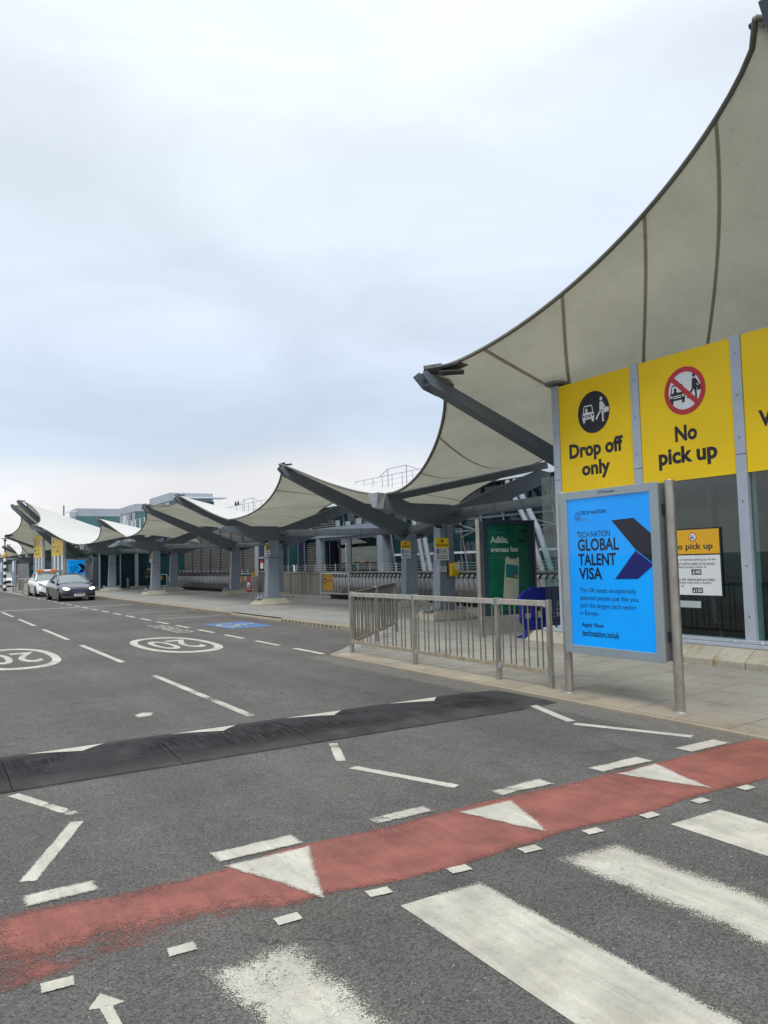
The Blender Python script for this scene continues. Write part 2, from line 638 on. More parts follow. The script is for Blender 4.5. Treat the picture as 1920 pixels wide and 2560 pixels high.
simple('car_glass', (.17, .21, .225), .05, 0, .2, 2.0, spec=.9)
simple('trolley_steel', (.26, .26, .27), .38, .4, .15, 5)
m = NT('trolley_sheet')
c = m.mix(1.0, (.78, .78, .80, 1), m.rng(m.noise(3, 4, .6), .3, .7, .75, 1.15), 'MULTIPLY')
m.col(c)
m.set(Metallic=.1, Roughness=.4)
simple('cloth_dark', (.022, .022, .025), .9, 0, .3, 14)
simple('cloth_grey', (.05, .052, .055), .9, 0, .3, 14)
simple('skin', (.42, .25, .18), .6, 0, .1, 10)
simple('hair', (.03, .02, .015), .7, 0, .2, 30)
simple('poster_navy', (.014, .018, .17), .5, 0, 0, spec=.15)
simple('poster_charcoal', (.008, .011, .022), .4, 0, 0, spec=.2)
simple('poster_cream', (.46, .47, .36), .4, 0, .04, 2)
simple('poster_teal', (.02, .16, .155), .4, 0, .05, 2)
simple('poster_text', (.55, .62, .55), .4, 0, 0)
simple('poster_grey', (.10, .20, .28), .4, 0, 0)
simple('notice_red', (.42, .02, .03), .5, 0, .05, 5)

m = NT('poster_blue')          # back-lit poster
c = m.mix(m.rng(m.noise(.8, 2), .35, .65, 0, 1), (.001, .235, .70, 1), (.001, .285, .78, 1))
m.col(c)
m.l(c, m.b.inputs['Emission Color'])
m.set(Emission_Strength=.36, Roughness=.4)
m.b.inputs['Specular IOR Level'].default_value = .15
m = NT('poster_green')
c = m.mix(m.rng(m.noise(1.6, 3), .35, .65, 0, 1), (.006, .075, .050, 1), (.016, .165, .092, 1))
m.col(c)
m.set(Roughness=.12)

# black rubber with scuffs
m = NT('hump_rubber')
k = m.math('MULTIPLY', m.rng(m.noise(2.2, 4, .6), .3, .7, .75, 1.25), m.rng(m.noise(140, 2), .3, .7, .7, 1.3))
c = m.mix(1.0, (.027, .0275, .0285, 1), k, 'MULTIPLY')
sz_ = m.n('ShaderNodeSeparateXYZ', {0: m.co()})
crest = m.rng(sz_.outputs[2], .030, .050, 0, 1)
sc_ = m.rng(m.noise(1.0, 5, .75, stretch=(26, 2.2, 1)), .40, .60, 0, 1)
sc_ = m.math('MULTIPLY', sc_, m.math('MULTIPLY', crest, m.rng(m.noise(.9, 3), .43, .56, 0, 1)))
dust = m.math('MULTIPLY', m.rng(sz_.outputs[2], .012, .036, .5, 0), m.rng(m.noise(3, 4, .6), .35, .65, .3, 1))
c = m.mix(dust, c, (.10, .097, .09, 1))
c = m.mix(m.rng(m.noise(1.4, 5, .65), .52, .70, 0, .55), c, (.085, .083, .080, 1))
c = m.mix(sc_, c, (.002, .002, .002, 1))
c = m.mix(sc_, c, (.002, .002, .002, 1))
m.col(c)
m.set(Roughness=.8)
m.b.inputs['Specular IOR Level'].default_value = .22
m.bump(m.noise(110, 2), .4, .004)


def glassy(name, tint, refl=.05, rough=.0):
    m = NT(name)
    m.t.nodes.remove(m.b)
    tr = m.n('ShaderNodeBsdfTransparent', {'Color': C4(tint)})
    gl = m.n('ShaderNodeBsdfGlossy', {'Color': (.95, 1, 1, 1), 'Roughness': rough})
    lw = m.n('ShaderNodeLayerWeight', {'Blend': .5}).outputs['Facing']
    f = m.math('ADD', m.math('MULTIPLY', m.math('POWER', lw, 4.0), .9), refl)
    mx = m.n('ShaderNodeMixShader', {0: f, 1: tr.outputs[0], 2: gl.outputs[0]})
    m.l(mx.outputs[0], m.out.inputs['Surface'])


glassy('pane_glass', (.40, .64, .59), .08)
glassy('clear_glass', (.97, .99, .99), .022)


def dark_glass(name, c, rough=.03, var=.4):
    m = NT(name)
    cc = m.mix(m.rng(m.noise(.5, 3, .6), .35, .65, 0, 1), C4(c), C4(tuple(x * (1 + var) for x in c)))
    m.col(cc)
    m.set(Roughness=rough)
    m.b.inputs['Specular IOR Level'].default_value = .28
    m.bump(m.noise(.7, 2), .04, .02)


dark_glass('facade_glass', (.010, .036, .045))
dark_glass('teal_glass', (.015, .06, .06), .06)
dark_glass('louvre_glass', (.015, .028, .03), .06)
dark_glass('green_glass', (.055, .125, .125), .08)


# membrane fabric
def fabric(name, c, ct, mixf, dirt, sheen=0):
    m = NT(name)
    m.t.nodes.remove(m.b)
    k = m.math('MULTIPLY', m.rng(m.noise(.8, 5, .6), .3, .7, 1 - dirt * .5, 1 + dirt * .25), m.rng(m.noise(60, 2), .3, .7, .97, 1.03))
    if dirt > .15:
        k = m.math('MULTIPLY', k, m.rng(m.noise(2.4, 5, .65, stretch=(1, 1.7, 1), dist=.8), .50, .72, 1, .93))
        k = m.math('MULTIPLY', k, m.rng(m.noise(9, 3, .6), .64, .76, 1, .84))
    df = m.n('ShaderNodeBsdfDiffuse', {'Color': m.mix(1.0, C4(c), k, 'MULTIPLY')})
    tl = m.n('ShaderNodeBsdfTranslucent', {'Color': m.mix(1.0, C4(ct), k, 'MULTIPLY')})
    mx = m.n('ShaderNodeMixShader', {0: mixf, 1: df.outputs[0], 2: tl.outputs[0]})
    m.l(mx.outputs[0], m.out.inputs['Surface'])


fabric('fabric_top', (.72, .725, .72), (.80, .79, .74), .30, .06)
fabric('fabric_under', (.76, .765, .68), (.94, .945, .84), .48, .17)
fabric('seam', (.46, .455, .37), (.56, .55, .43), .32, .2)
fabric('edge_belt', (.21, .205, .18), (.2, .2, .2), .02, .3)

# =================================================================== GROUND, ROAD, PAVEMENT
def pz(x):
    return .03 + .03 * max(0.0, min(3.0, x - 6.6))


g = MB()
g.add([(-2500, -2500, -.05), (2500, -2500, -.05), (2500, 2500, -.05), (-2500, 2500, -.05)], [(0, 1, 2, 3)])
tag(g.build('ground', M['ground'], fix=False), kind='structure')
g = MB()
g.add([(-30, -40, 0), (10, -40, 0), (10, 720, 0), (-30, 720, 0)], [(0, 1, 2, 3)])
road = tag(g.build('road', M['asphalt'], fix=False), kind='structure')

g = MB()
st = [(9.6, -25), (9.6, 180), (6.64, 180), (6.64, 60.05), (9.45, 57.25), (9.45, 15.55), (6.64, 12.80), (6.64, -25)]
g.poly([(x, y, pz(x) - .012) for x, y in st])
g.add([(9.6, -25, .12), (30, -25, .12), (30, 180, .12), (9.6, 180, .12)], [(0, 1, 2, 3)])
g.add([(9.6, -25, .10), (9.6, 180, .10), (9.6, 180, .12), (9.6, -25, .12)], [(0, 1, 2, 3)])
pavement = tag(g.build('pavement', M['pavement_concrete'], fix=False), kind='structure')
for p in pavement.data.polygons:
    pass
b_ = bmesh.new(); b_.from_mesh(pavement.data)
for f_ in b_.faces:
    if f_.normal.z < -.1: f_.normal_flip()
b_.to_mesh(pavement.data); b_.free()

# paving slabs of the build-out
rs = random.Random(3)
for r in range(-5, 18):
    y0 = 4.69 + .613 * r
    xs = [6.637, 7.21, 7.83, 8.45, 9.07, 9.598] if r % 2 == 0 else [6.637, 6.90, 7.52, 8.14, 8.76, 9.38, 9.598]
    for x0, x1 in zip(xs, xs[1:]):
        if x0 - 6.6 < y0 + .6 - 12.65: continue
        e = .005
        dz = rs.uniform(-.0012, .0012)
        tl = rs.uniform(-.001, .001)
        q = [(x0 + e, y0 + e), (x1 - e, y0 + e), (x1 - e, y0 + .613 - e), (x0 + e, y0 + .613 - e)]
        g = MB()
        g.hexa([(x, y, pz(x) - .011) for x, y in q], [(x, y, pz(x) + dz + tl * (x > x0 + .1)) for x, y in q])
        g.build('paving_slab', M['slab_concrete'], pavement)

# kerb
kerb = tag(bpy.data.objects.new('kerb', None), kind='structure')
COL.objects.link(kerb)


def kerb_run(x0, y0, x1, y1, w, zt, slots=False):
    L = math.hypot(x1 - x0, y1 - y0)
    n = max(1, round(L / .915))
    dx, dy = (x1 - x0) / L, (y1 - y0) / L
    nx, ny = dy, -dx           # towards the pavement (right of travel)
    for i in range(n):
        a, b = L * i / n + .003, L * (i + 1) / n - .003
        p0, p1 = (x0 + dx * a, y0 + dy * a), (x0 + dx * b, y0 + dy * b)
        yc = (p0[1] + p1[1]) / 2
        h = zt(p0[0]) if callable(zt) else zt
        g = MB()
        prof = [(0, -.02), (0, h * .72), (min(.022, h * .5), h), (w, h), (w, -.02)]
        s0 = [(p0[0] + nx * u, p0[1] + ny * u, z) for u, z in prof]
        g.ext(s0, (p1[0] - p0[0], p1[1] - p0[1], 0))
        k = g.build('kerb_stone', M['kerb_stone'], kerb)
        if slots and slots(yc):
            g = MB()
            m_ = max(2, round((b - a) / .245))
            for j in range(m_):
                t = a + (b - a) * (j + .5) / m_
                cx, cy = x0 + dx * t, y0 + dy * t
                g.bb(cx - .006, cx + .01, cy - .022, cy + .022, .018, .082)
            tag(g.build('drain_slots', M['black'], k), kind='stuff')


kerb_run(6.57, -14, 6.57, 12.75, .062, .031)
kerb_run(6.57, 12.75, 9.3, 15.48, .10, pz)
SL = lambda y: 17.2 < y < 21.0 or 25.2 < y < 28.6 or 30.2 < y < 57
kerb_run(9.3, 15.48, 9.3, 21.1, .145, .125, SL)
kerb_run(9.3, 21.1, 9.3, 25.2, .145, .07, SL)
kerb_run(9.3, 25.2, 9.3, 57.3, .145, .125, SL)
kerb_run(9.3, 57.3, 6.57, 60.05, .10, pz)
kerb_run(6.57, 60.05, 6.57, 105, .062, .031)


# road markings ---------------------------------------------------------
def marking(name, polys, mat, z=.004, inset=.02, wear=.5, crisp=None, wearfn=None):
    z = z - .0015
    b = bmesh.new()
    for pts in polys:
        vs = [b.verts.new((x, y, z)) for x, y in pts]
        b.faces.new(vs)
    b.faces.ensure_lookup_table()
    ly = b.verts.layers.float.new('edge')
    lw = b.verts.layers.float.new('wear')
    outer = set(b.verts)
    b.normal_update()
    if inset:
        bmesh.ops.inset_individual(b, faces=b.faces[:], thickness=inset, use_even_offset=True)
    for v in b.verts:
        v[ly] = 1.0 if v not in outer or not inset else 0.0
        if crisp is not None and v in outer and v.co.x < crisp: v[ly] = .55
        v[lw] = wearfn(v.co) if wearfn else wear
    for f in b.faces:
        if f.normal.z < 0: f.normal_flip()
    me = bpy.data.meshes.new(name)
    b.to_mesh(me); b.free()
    me.materials.append(M[mat])
    o = bpy.data.objects.new(name, me)
    COL.objects.link(o)
    o.parent = road
    return o


def rect(x0, x1, y0, y1): return [(x0, y0), (x1, y0), (x1, y1), (x0, y1)]


def strip(p, q, w):
    d = (V(q) - V(p)).normalized()
    n = V((-d.y, d.x)) * w / 2
    p, q = V(p), V(q)
    return [tuple(p - n), tuple(q - n), tuple(q + n), tuple(p + n)]


# red band with a slightly uneven outline
up, lo = [], []
rr = random.Random(11)
for i in range(33):
    x = .33 + (6.56 - .33) * i / 32
    wv = .02 * math.sin(i * .9) + rr.uniform(-.012, .012)
    up.append((x, 4.375 - .008 * math.sin(i * .35) + wv * .5 - (.05 if 4 < i < 8 else 0)))
    lo.append((x, 3.60 + wv + (.05 if 5 < i < 9 else 0)))
nv = 9
cols = []
for (xl, yl), (xu, yu) in zip(lo, up):
    cols.append([(xl + (xu - xl) * j / nv, yl + (yu - yl) * j / nv, .0025) for j in range(nv + 1)])
red = MB().grid(cols).build('red_band', M['red_paint'], None, fix=False)
red.parent = road
ea, wa = [], []
for v_ in red.data.vertices:
    x, y = v_.co.x, v_.co.y
    j = v_.index % (nv + 1)
    d = min(j, nv - j) * .8 / nv
    ea.append(min(1.0, min(d, max(0, x - lo[0][0]) * 1.2) / .10))
    h_ = (y - 3.6) / .78
    blob = lambda cx, cy, r: math.exp(-((x - cx) ** 2 / r ** 2 + (y - cy) ** 2 / (r * .42) ** 2))
    wa.append(min(1.0, .30 + .55 * blob(1.15, 3.72, .55) + .40 * blob(1.0, 4.35, .45) + .22 * blob(2.6, 4.2, .4) + .15 * blob(.7, 3.9, .4)))
for nm_, da_ in (('edge', ea), ('wear', wa)):
    at_ = red.data.attributes.new(nm_, 'FLOAT', 'POINT')
    at_.data.foreach_set('value', da_)
for p_ in red.data.polygons: pass
b_ = bmesh.new(); b_.from_mesh(red.data)
for f_ in b_.faces:
    if f_.normal.z < 0: f_.normal_flip()
b_.to_mesh(red.data); b_.free()
for k, x0 in enumerate([None, 1.055, 2.085, 3.115, 4.10, 5.12, 6.10]):
    if x0 is None: continue
    inset = (.09, .15, .05, .14, .04, .03, .03)[k]
    marking('zebra_stripe', [rect(x0, min(x0 + .50, 6.5), .35, 3.345)], 'white_paint', .0045, inset, (.5, .6, .45, .55, .4, .4, .4)[k], None if k in (0, 1, 3) else x0 + .2)
for k in range(12):
    x = .537 + .513 * k
    a = rr.uniform(-.012, .012)
    marking('crossing_stud', [[(x - .068, 3.49 + a), (x + .062, 3.485), (x + .07, 3.57), (x - .06, 3.575 + a)]], 'fresh_white_paint', .0085, .012, .45)
for k, (x0, x1, w) in enumerate([(.51, .89, .42), (1.53, 2.065, .36), (2.57, 3.07, .85), (3.62, 4.14, .5), (4.64, 5.23, .36), (5.71, 6.25, .2)]):
    marking('give_way_dash', [rect(x0, x1, 4.40, 4.58)], 'fresh_white_paint', .0085, .045, min(1, w + .12))
for x0, x1, xa, y1, w in [(1.53, 2.08, 1.81, 4.34, .42), (3.15, 3.63, 3.38, 4.31, .45), (4.66, 5.19, 4.95, 4.35, .42)]:
    marking('give_way_triangle', [[(x0, y1), (xa, 3.61), (x1, y1)]], 'fresh_white_paint', .0088, .05, w + .1)
for p, q, w in [((6.13, 6.85), (5.835, 5.94), .2), ((5.775, 5.84), (6.21, 4.77), .2), ((3.43, 6.62), (3.17, 5.98), .62), ((3.15, 5.76), (3.52, 4.79), .5),
                ((.69, 6.64), (1.01, 5.83), .62), ((.99, 5.68), (.57, 4.76), .5)]:
    marking('zigzag_line', [strip(p, q, .105)], 'fresh_white_paint', .0045, .02, min(1, w + .15))
marking('arrow_mark', [[(.67, 3.37), (.605, 3.27), (.645, 3.255), (.655, 3.08), (.70, 3.08), (.695, 3.245), (.745, 3.25)]], 'white_paint', .0045, .008, .5)
y = 8.36
for k, (a, b) in enumerate([(8.36, 12.42), (14.55, 18.5), (20.15, 24.2), (26.0, 30.0), (31.8, 35.8), (38.0, 42.0), (44, 48), (50, 54), (56, 60)]):
    marking('lane_dash', [rect(3.25, 3.36, a, b)], 'white_paint', .0045, .012, .62 if k == 0 else .3)
for k in range(25):
    a = 13.09 + 2.03 * k
    marking('bay_dash', [rect(6.56, 6.67, a, a + 1.27)], 'fresh_white_paint', .0045, .01, .25)
marking('cross_line', [rect(-3.0, 8.9, 36.75, 37.0)], 'white_paint', .005, .01, .35)
for y_ in (25.6, 29.7):
    marking('bay_line', [rect(6.9, 9.1, y_, y_ + .10)], 'white_paint', .0045, .01, .5)
marking('bay_line', [rect(7.4, 8.1, 27.2, 27.3)], 'white_paint', .0045, .01, .6)


def roundel(cx, cy, hx, hy):
    def rr_(ax, ay):
        pts = []
        n = 48
        for k in range(n):
            t = 2 * PI * k / n
            c_, s_ = math.cos(t), math.sin(t)
            pts.append((cx + ax * math.copysign(abs(c_) ** .85, c_), cy + ay * math.copysign(abs(s_) ** .85, s_)))
        return pts
    o_, i_ = rr_(hx, hy), rr_(hx - .15, hy - .30)
    polys = []
    n = len(o_)
    for k in range(n):
        polys.append([o_[k], o_[(k + 1) % n], i_[(k + 1) % n], i_[k]])
    marking('speed_roundel', polys, 'white_paint', .0045, 0, .30)
    pl = Plane((cx, cy, .0045), (-1, 0, 0), (0, -1, 0))
    text('20', pl, -.47, .47, -.98, 1.0, M['white_paint'], road, 0, .012, name='speed_numerals')


roundel(4.98, 17.05, .80, 1.93)
roundel(1.74, 16.82, .80, 2.03)
text('DISABLED', Plane((5.9, 23.0, .0045), (0, -1, 0), (1, 0, 0)), 0, 3.2, 0, .46, M['fresh_white_paint'], road, 0, .0, name='bay_lettering')
marking('blue_patch', [rect(7.32, 8.62, 20.0, 22.2)], 'blue_paint', .0045, .03, .2)


def wheelchair(pl, s, mat, parent, name='wheelchair_symbol', h=.002):
    """seated figure on a wheel, drawn in a unit square"""
    g = MB()
    P = lambda a, b: pl.p((a - .5) * s[0], (b - .5) * s[1], h)
    def stroke(pts, w):
        for (a, b), (c, d) in zip(pts, pts[1:]):
            L = math.hypot(c - a, d - b); nx, ny = -(d - b) / L * w / 2, (c - a) / L * w / 2
            g.poly([P(a - nx, b - ny), P(c - nx, d - ny), P(c + nx, d + ny), P(a + nx, b + ny)])
    head = arc(.44, .90, .07, .07, 0, 2 * PI, 12)[:-1]
    g.poly([P(a, b) for a, b in head])
    stroke([(.44, .80), (.47, .44), (.70, .44), (.80, .14), (.90, .18)], .085)
    stroke([(.45, .63), (.66, .63)], .07)
    w = arc(.48, .30, .26, .26, math.radians(130), math.radians(345), 14)
    stroke(w, .075)
    return g.build(name, mat, parent, fix=False)


wheelchair(Plane((7.97, 21.1, .0065), (0, -1, 0), (1, 0, 0)), (1.9, 1.15), M['fresh_white_paint'], road)
for ob_ in [road.children[-1]]:
    a_ = ob_.data.attributes.new('edge', 'FLOAT', 'POINT'); a_.data.foreach_set('value', [1.0] * len(ob_.data.vertices))
    a_ = ob_.data.attributes.new('wear', 'FLOAT', 'POINT'); a_.data.foreach_set('value', [.3] * len(ob_.data.vertices))
marking('paint_scuff', [[(2.2, 9.05), (2.42, 9.1), (2.5, 9.3), (2.36, 9.42), (2.2, 9.3)]], 'fresh_white_paint', .0045, .06, .92)

# =================================================================== SPEED HUMP
HP = [(6.715, .0), (6.72, .013), (6.98, .033), (7.14, .047), (7.30, .054), (7.46, .054), (7.66, .043), (7.84, .027), (7.98, .011), (7.985, 0)]


def hz(y):
    for (a, za), (b, zb) in zip(HP, HP[1:]):
        if a <= y <= b: return za + (zb - za) * (y - a) / max(1e-6, b - a)
    return 0


hump = thing('speed_hump', (2.6, 7.35, 0), 'black rubber speed hump across the road with white triangles on its far slope', 'speed hump')
xs = [-4.47, -3.18, -1.89, -.6, .70, 2.03, 3.28, 4.60, 5.88]
for x0, x1 in zip(xs, xs[1:]):
    g = MB()
    sk = -.018 * random.random()
    g.ext([(x0 + .004, y, z + .001) for y, z in HP], (x1 - x0 - .008, 0, 0))
    seg = g.build('hump_segment', M['hump_rubber'], hump)
    if x0 > -4:
        ya = [7.575, 7.895]
        a, b, c_ = x0 + .22, x0 + .92, x0 + .66
        rows = []
        for k in range(5):
            y = ya[0] + (ya[1] - ya[0]) * k / 4
            f = k / 4
            xl, xr = c_ + (a - c_) * f, c_ + (b - c_) * f
            rows.append([(xl, y, hz(y) + .004), (xr + .002, y, hz(y) + .004)])
        t = MB().grid(rows).build('hump_triangle', M['fresh_white_paint'], seg, fix=False)
        a_ = t.data.attributes.new('edge', 'FLOAT', 'POINT'); a_.data.foreach_set('value', [1.0] * len(t.data.vertices))
    g = MB()
    for bx in (.22, .5, .8):
        for by in (7.07, 7.48):
            X = x0 + (x1 - x0) * bx + random.uniform(-.02, .02)
            g.lathe((X, by, hz(by)), [(.017, -.004), (.017, .002), (.010, .0025)], 8)
    tag(g.build('fixing_bolts', M['black'], seg), kind='stuff')
g = MB()
x0, x1 = 5.884, 6.47
g.hexa([(x0, 6.72, 0), (x1, 6.78, 0), (x1, 7.92, 0), (x0, 7.98, 0)], [(x0, 6.99, .04), (x1 - .02, 7.1, .012), (x1 - .02, 7.7, .012), (x0, 7.84, .038)])
g.build('hump_end', M['hump_rubber'], hump)


# =================================================================== GUARD RAILS
def guard_rail(name, label, pts, npan, closed_first=True, group=None):
    """posts at pts, panels between them with bars, rail top and bottom"""
    root = thing(name, (*pts[0], pz(pts[0][0])), label, 'guard rail', group)
    for i, (x, y) in enumerate(pts):
        z = pz(x)
        g = MB()
        g.lathe((x, y, z - .01), [(.034, 0), (.034, 1.11), (.030, 1.118)], 14) if False else g.bb(x - .03, x + .03, y - .03, y + .03, z - .01, z + 1.115)
        g.build('post', M['stainless'], root, bevel=.008)
    for ip, ((a, b), n) in enumerate(zip(zip(pts, pts[1:]), npan)):
        dark = ip < 2 and len(pts) > 4  # return panels: the shade on that side is put into a darker steel
        p0, p1 = V((*a, pz(a[0]))), V((*b, pz(b[0])))
        d = (p1 - p0).normalized()
        s0, s1 = p0 + d * .055, p1 - d * .055
        MB().bar(s0 + V((0, 0, 1.065)), s1 + V((0, 0, 1.065)), .045, .075).build('top_rail', M['shaded_rail' if dark else 'weathered_rail'], root, bevel=.006)
        MB().bar(s0 + V((0, 0, .205)), s1 + V((0, 0, .205)), .035, .058).build('bottom_rail', M['stained_rail'], root, bevel=.004)
        for s_, e_ in ((p0, 1), (p1, -1)):
            for zz in (1.065, .205):
                c_ = s_ + d * e_ * .052 + V((0, 0, zz))
                MB().bar(c_ - d * .018, c_ + d * .018, .056, .088).build('bracket', M['galvanised'], root)
        for k in range(n):
            t = (k + .5 + (.12 if k % 2 else -.12)) / n
            c_ = s0 + (s1 - s0) * t
            MB().tube([c_ + V((0, 0, .23)), c_ + V((0, 0, 1.03))], .0105, 6).build('bar', M['shaded_rail' if dark else 'bar_steel'], root)
    return root


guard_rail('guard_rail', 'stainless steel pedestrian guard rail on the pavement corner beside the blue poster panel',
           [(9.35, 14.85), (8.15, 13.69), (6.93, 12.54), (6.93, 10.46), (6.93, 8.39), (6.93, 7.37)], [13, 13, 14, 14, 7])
guard_rail('guard_rail', 'far guard rail on the pavement corner behind the white car with amber light bar',
           [(6.95, 63.6), (6.95, 61.4), (6.95, 60.5), (9.0, 58.4)], [14, 7, 16])


# =================================================================== ADVERTISING PANELS
def arrow_poly(pl, pts, mat, parent, name, h):
    return MB().poly([pl.p(a, b, h) for a, b in pts]).build(name, mat, parent, fix=False)


def ad_panel(label, pl, x0, x1, style, posts, zb):
    """pl: plane of the front face, a from x0 to x1 along it, z as b. posts: a-positions; zb ground level"""
    root = thing('advertising_panel', pl.p((x0 + x1) / 2, zb, -.08), label, 'poster panel')
    fm = M['ad_frame'] if style == 'blue' else M['ad_frame_dark']
    b0, b1, dp = .546, 2.47, .17
    W = x1 - x0

    def slab(a0, a1, c0, c1, h0, h1):
        return [pl.p(a0, c0, h0), pl.p(a1, c0, h0), pl.p(a1, c1, h0), pl.p(a0, c1, h0)], [pl.p(a0, c0, h1), pl.p(a1, c0, h1), pl.p(a1, c1, h1), pl.p(a0, c1, h1)]
    g = MB()
    for s_ in [slab(x0, x1, b0 + .012, b1 - .012, -dp, -.03)]: g.hexa(*s_)
    g.build('case', M['ad_side'], root, bevel=.006)
    g = MB()
    fw = .095
    for s_ in [slab(x0 - .01, x0 + fw, b0, b1, -.03, 0), slab(x1 - fw, x1 + .01, b0, b1, -.03, 0),
               slab(x0 + fw, x1 - fw, b0, b0 + fw, -.03, 0), slab(x0 + fw, x1 - fw, b1 - fw, b1, -.03, 0)]: g.hexa(*s_)
    g.build('frame', fm, root, bevel=.004)
    pm = M['poster_blue'] if style == 'blue' else M['poster_green']
    poster = MB().poly([pl.p(x0 + fw, b0 + fw, -.022), pl.p(x1 - fw, b0 + fw, -.022), pl.p(x1 - fw, b1 - fw, -.022), pl.p(x0 + fw, b1 - fw, -.022)]).build('poster', pm, root, fix=False)
    MB().poly([pl.p(x0 + fw, b0 + fw, -.006), pl.p(x1 - fw, b0 + fw, -.006), pl.p(x1 - fw, b1 - fw, -.006), pl.p(x0 + fw, b1 - fw, -.006)]).build('glass_cover', M['clear_glass'], root, fix=False)
    for i, a in enumerate(posts):
        g = MB()
        c_ = pl.p(a, 0, -.10)
        g.lathe((c_.x, c_.y, zb), [(.052, -.01), (.052, 2.478 - zb), (.048, 2.484 - zb)], 20)
        g.build('post', M['stainless'], root, smooth=False)
        for p_ in root.children[-1].data.polygons: p_.use_smooth = len(p_.vertices) == 4
        g = MB()
        g.lathe((c_.x, c_.y, zb), [(.078, -.002), (.078, .006), (.062, .012), (.055, .014)], 20)
        g.build('base_flange', M['galvanised'], root)
        e_ = x0 if a < (x0 + x1) / 2 else x1
        for zz in (.82, 2.18):
            MB().bar((c_.x, c_.y, zz), pl.p(e_, zz, -.10), .05, .10).build('bracket', M['dark_metal'], root)
    s = W / 1.428
    A = lambda v: x0 + v * s
    h = -.019
    if style == 'blue':
        ink = M['sign_ink']
        T = lambda body, a0, a1, c0, c1, mt=ink, bold=.01: text(body, pl, A(a0), A(a1), c0, c1, mt, poster, h, bold)
        text('JCDecaux', pl, A(.60), A(.86), 2.405, 2.445, ink, root, .001, .012)
        # sunburst emblem
        g = MB()
        for k in range(16):
            t = 2 * PI * k / 16
            u, w_ = V((math.cos(t), math.sin(t))), V((-math.sin(t), math.cos(t)))
            for r0, r1, ww in ((.020, .027, .008), (.032, .050, .006)):
                g.poly([pl.p(A(.256) + u.x * r + w_.x * q, 2.17 + u.y * r * 1.12 + w_.y * q, h) for r, q in ((r0, -ww / 2), (r1, -ww / 2), (r1, ww / 2), (r0, ww / 2))])
        g.build('emblem', ink, poster, fix=False)
        T('TECH NATION', .30, .70, 2.185, 2.228, bold=.025)
        T('VISA', .30, .43, 2.105, 2.145, M['poster_grey'], 0)
        T('TECH NATION', .235, .745, 1.915, 1.985, bold=.004)
        T('GLOBAL', .24, .87, 1.755, 1.90, bold=.025)
        T('TALENT', .24, .82, 1.585, 1.725, bold=.025)
        T('VISA', .24, .605, 1.42, 1.56, bold=.025)
        top = [(.775, 2.095), (1.09, 2.105), (1.30, 1.94), (1.33, 1.91), (1.33, 1.60), (1.10, 1.755)]
        arrow_poly(pl, [(A(a), b) for a, b in top], M['poster_charcoal'], poster, 'arrow_upper', h)
        arrow_poly(pl, [(A(a), b) for a, b in [(1.10, 1.745), (1.33, 1.588), (1.315, 1.565), (1.12, 1.43), (.79, 1.425)]], M['poster_navy'], poster, 'arrow_lower', h)
        for k, (body, a1) in enumerate([('The UK needs exceptionally', 1.085), ('talented people just like you.', 1.12), ('Join the largest tech sector', 1.08), ('in Europe.', .52)]):
            z_ = 1.27 - .089 * k
            T(body, .24, a1, z_ - .018, z_ + .052, bold=0)
        T('Apply Now', .25, .59, .85, .915, bold=.018)
        T('technation.io/uk', .25, .82, .755, .83, bold=.018)
    else:
        pt = M['poster_text']
        T = lambda body, a0, a1, c0, c1, mt=pt, bold=.01: text(body, pl, A(a0), A(a1), c0, c1, mt, poster, h, bold)
        T('STARLING BANK', .30, .66, 2.20, 2.235, M['poster_grey'], 0)
        g = MB()
        for q in ([(.21, 2.235), (.235, 2.255), (.25, 2.245), (.225, 2.215)], [(.205, 2.20), (.23, 2.225), (.22, 2.18), (.20, 2.17)]):
            g.poly([pl.p(A(a), b, h) for a, b in q])
        g.build('bank_emblem', M['poster_grey'], poster, fix=False)
        T('Adiós,', .20, .70, 1.98, 2.14, bold=.03)
        T('overseas fees', .20, .98, 1.82, 1.93, bold=.03)
        T('Download the Starling Bank app now for fee-free', .21, .98, 1.745, 1.775, M['poster_grey'], 0)
        T('holiday spending from your phone screen.', .21, .87, 1.69, 1.72, M['poster_grey'], 0)
        ph = [(.50, .84), (.94, .84), (1.00, 1.68), (.995, 1.70), (.93, 1.705), (.915, 1.67), (.73, 1.68), (.71, 1.72), (.63, 1.73), (.605, 1.70)]
        arrow_poly(pl, [(A(a), b) for a, b in ph], M['poster_cream'], poster, 'phone_screen', h)
        arrow_poly(pl, [(A(a), b) for a, b in [(.595, 1.31), (.955, 1.26), (.975, 1.53), (.62, 1.58)]], M['poster_teal'], poster, 'bank_card', h + .001)
        arrow_poly(pl, [(A(.87) + a, 1.325 + b) for a, b in arc(0, 0, .028, .028, 0, 2 * PI, 12)[:-1]], M['sign_red'], poster, 'card_disc', h + .002)
        arrow_poly(pl, [(A(.91) + a, 1.322 + b) for a, b in arc(0, 0, .028, .028, 0, 2 * PI, 12)[:-1]], M['old_yellow'], poster, 'card_disc', h + .0025)
        T('Latest Transactions', .60, .82, 1.215, 1.235, M['sign_black'], .02)
        T('Bakery Purchase', .60, .73, 1.165, 1.18, M['sign_black'], .01)
        # dark leaves in the corner
        g = MB()
        lr = random.Random(5)
        for k in range(26):
            a, b, t = lr.uniform(1.02, 1.25), lr.uniform(1.98, 2.28), lr.uniform(0, PI)
            u, w_ = (math.cos(t), math.sin(t)), (-math.sin(t), math.cos(t))
            L = lr.uniform(.03, .06)
            g.poly([pl.p(A(a) + u[0] * p + w_[0] * q, b + u[1] * p + w_[1] * q, h) for p, q in ((-L, 0), (0, -L * .35), (L, 0), (0, L * .35))])
        tag(g.build('leaf_print', M['black'], poster, fix=False), kind='stuff')
        g = MB()
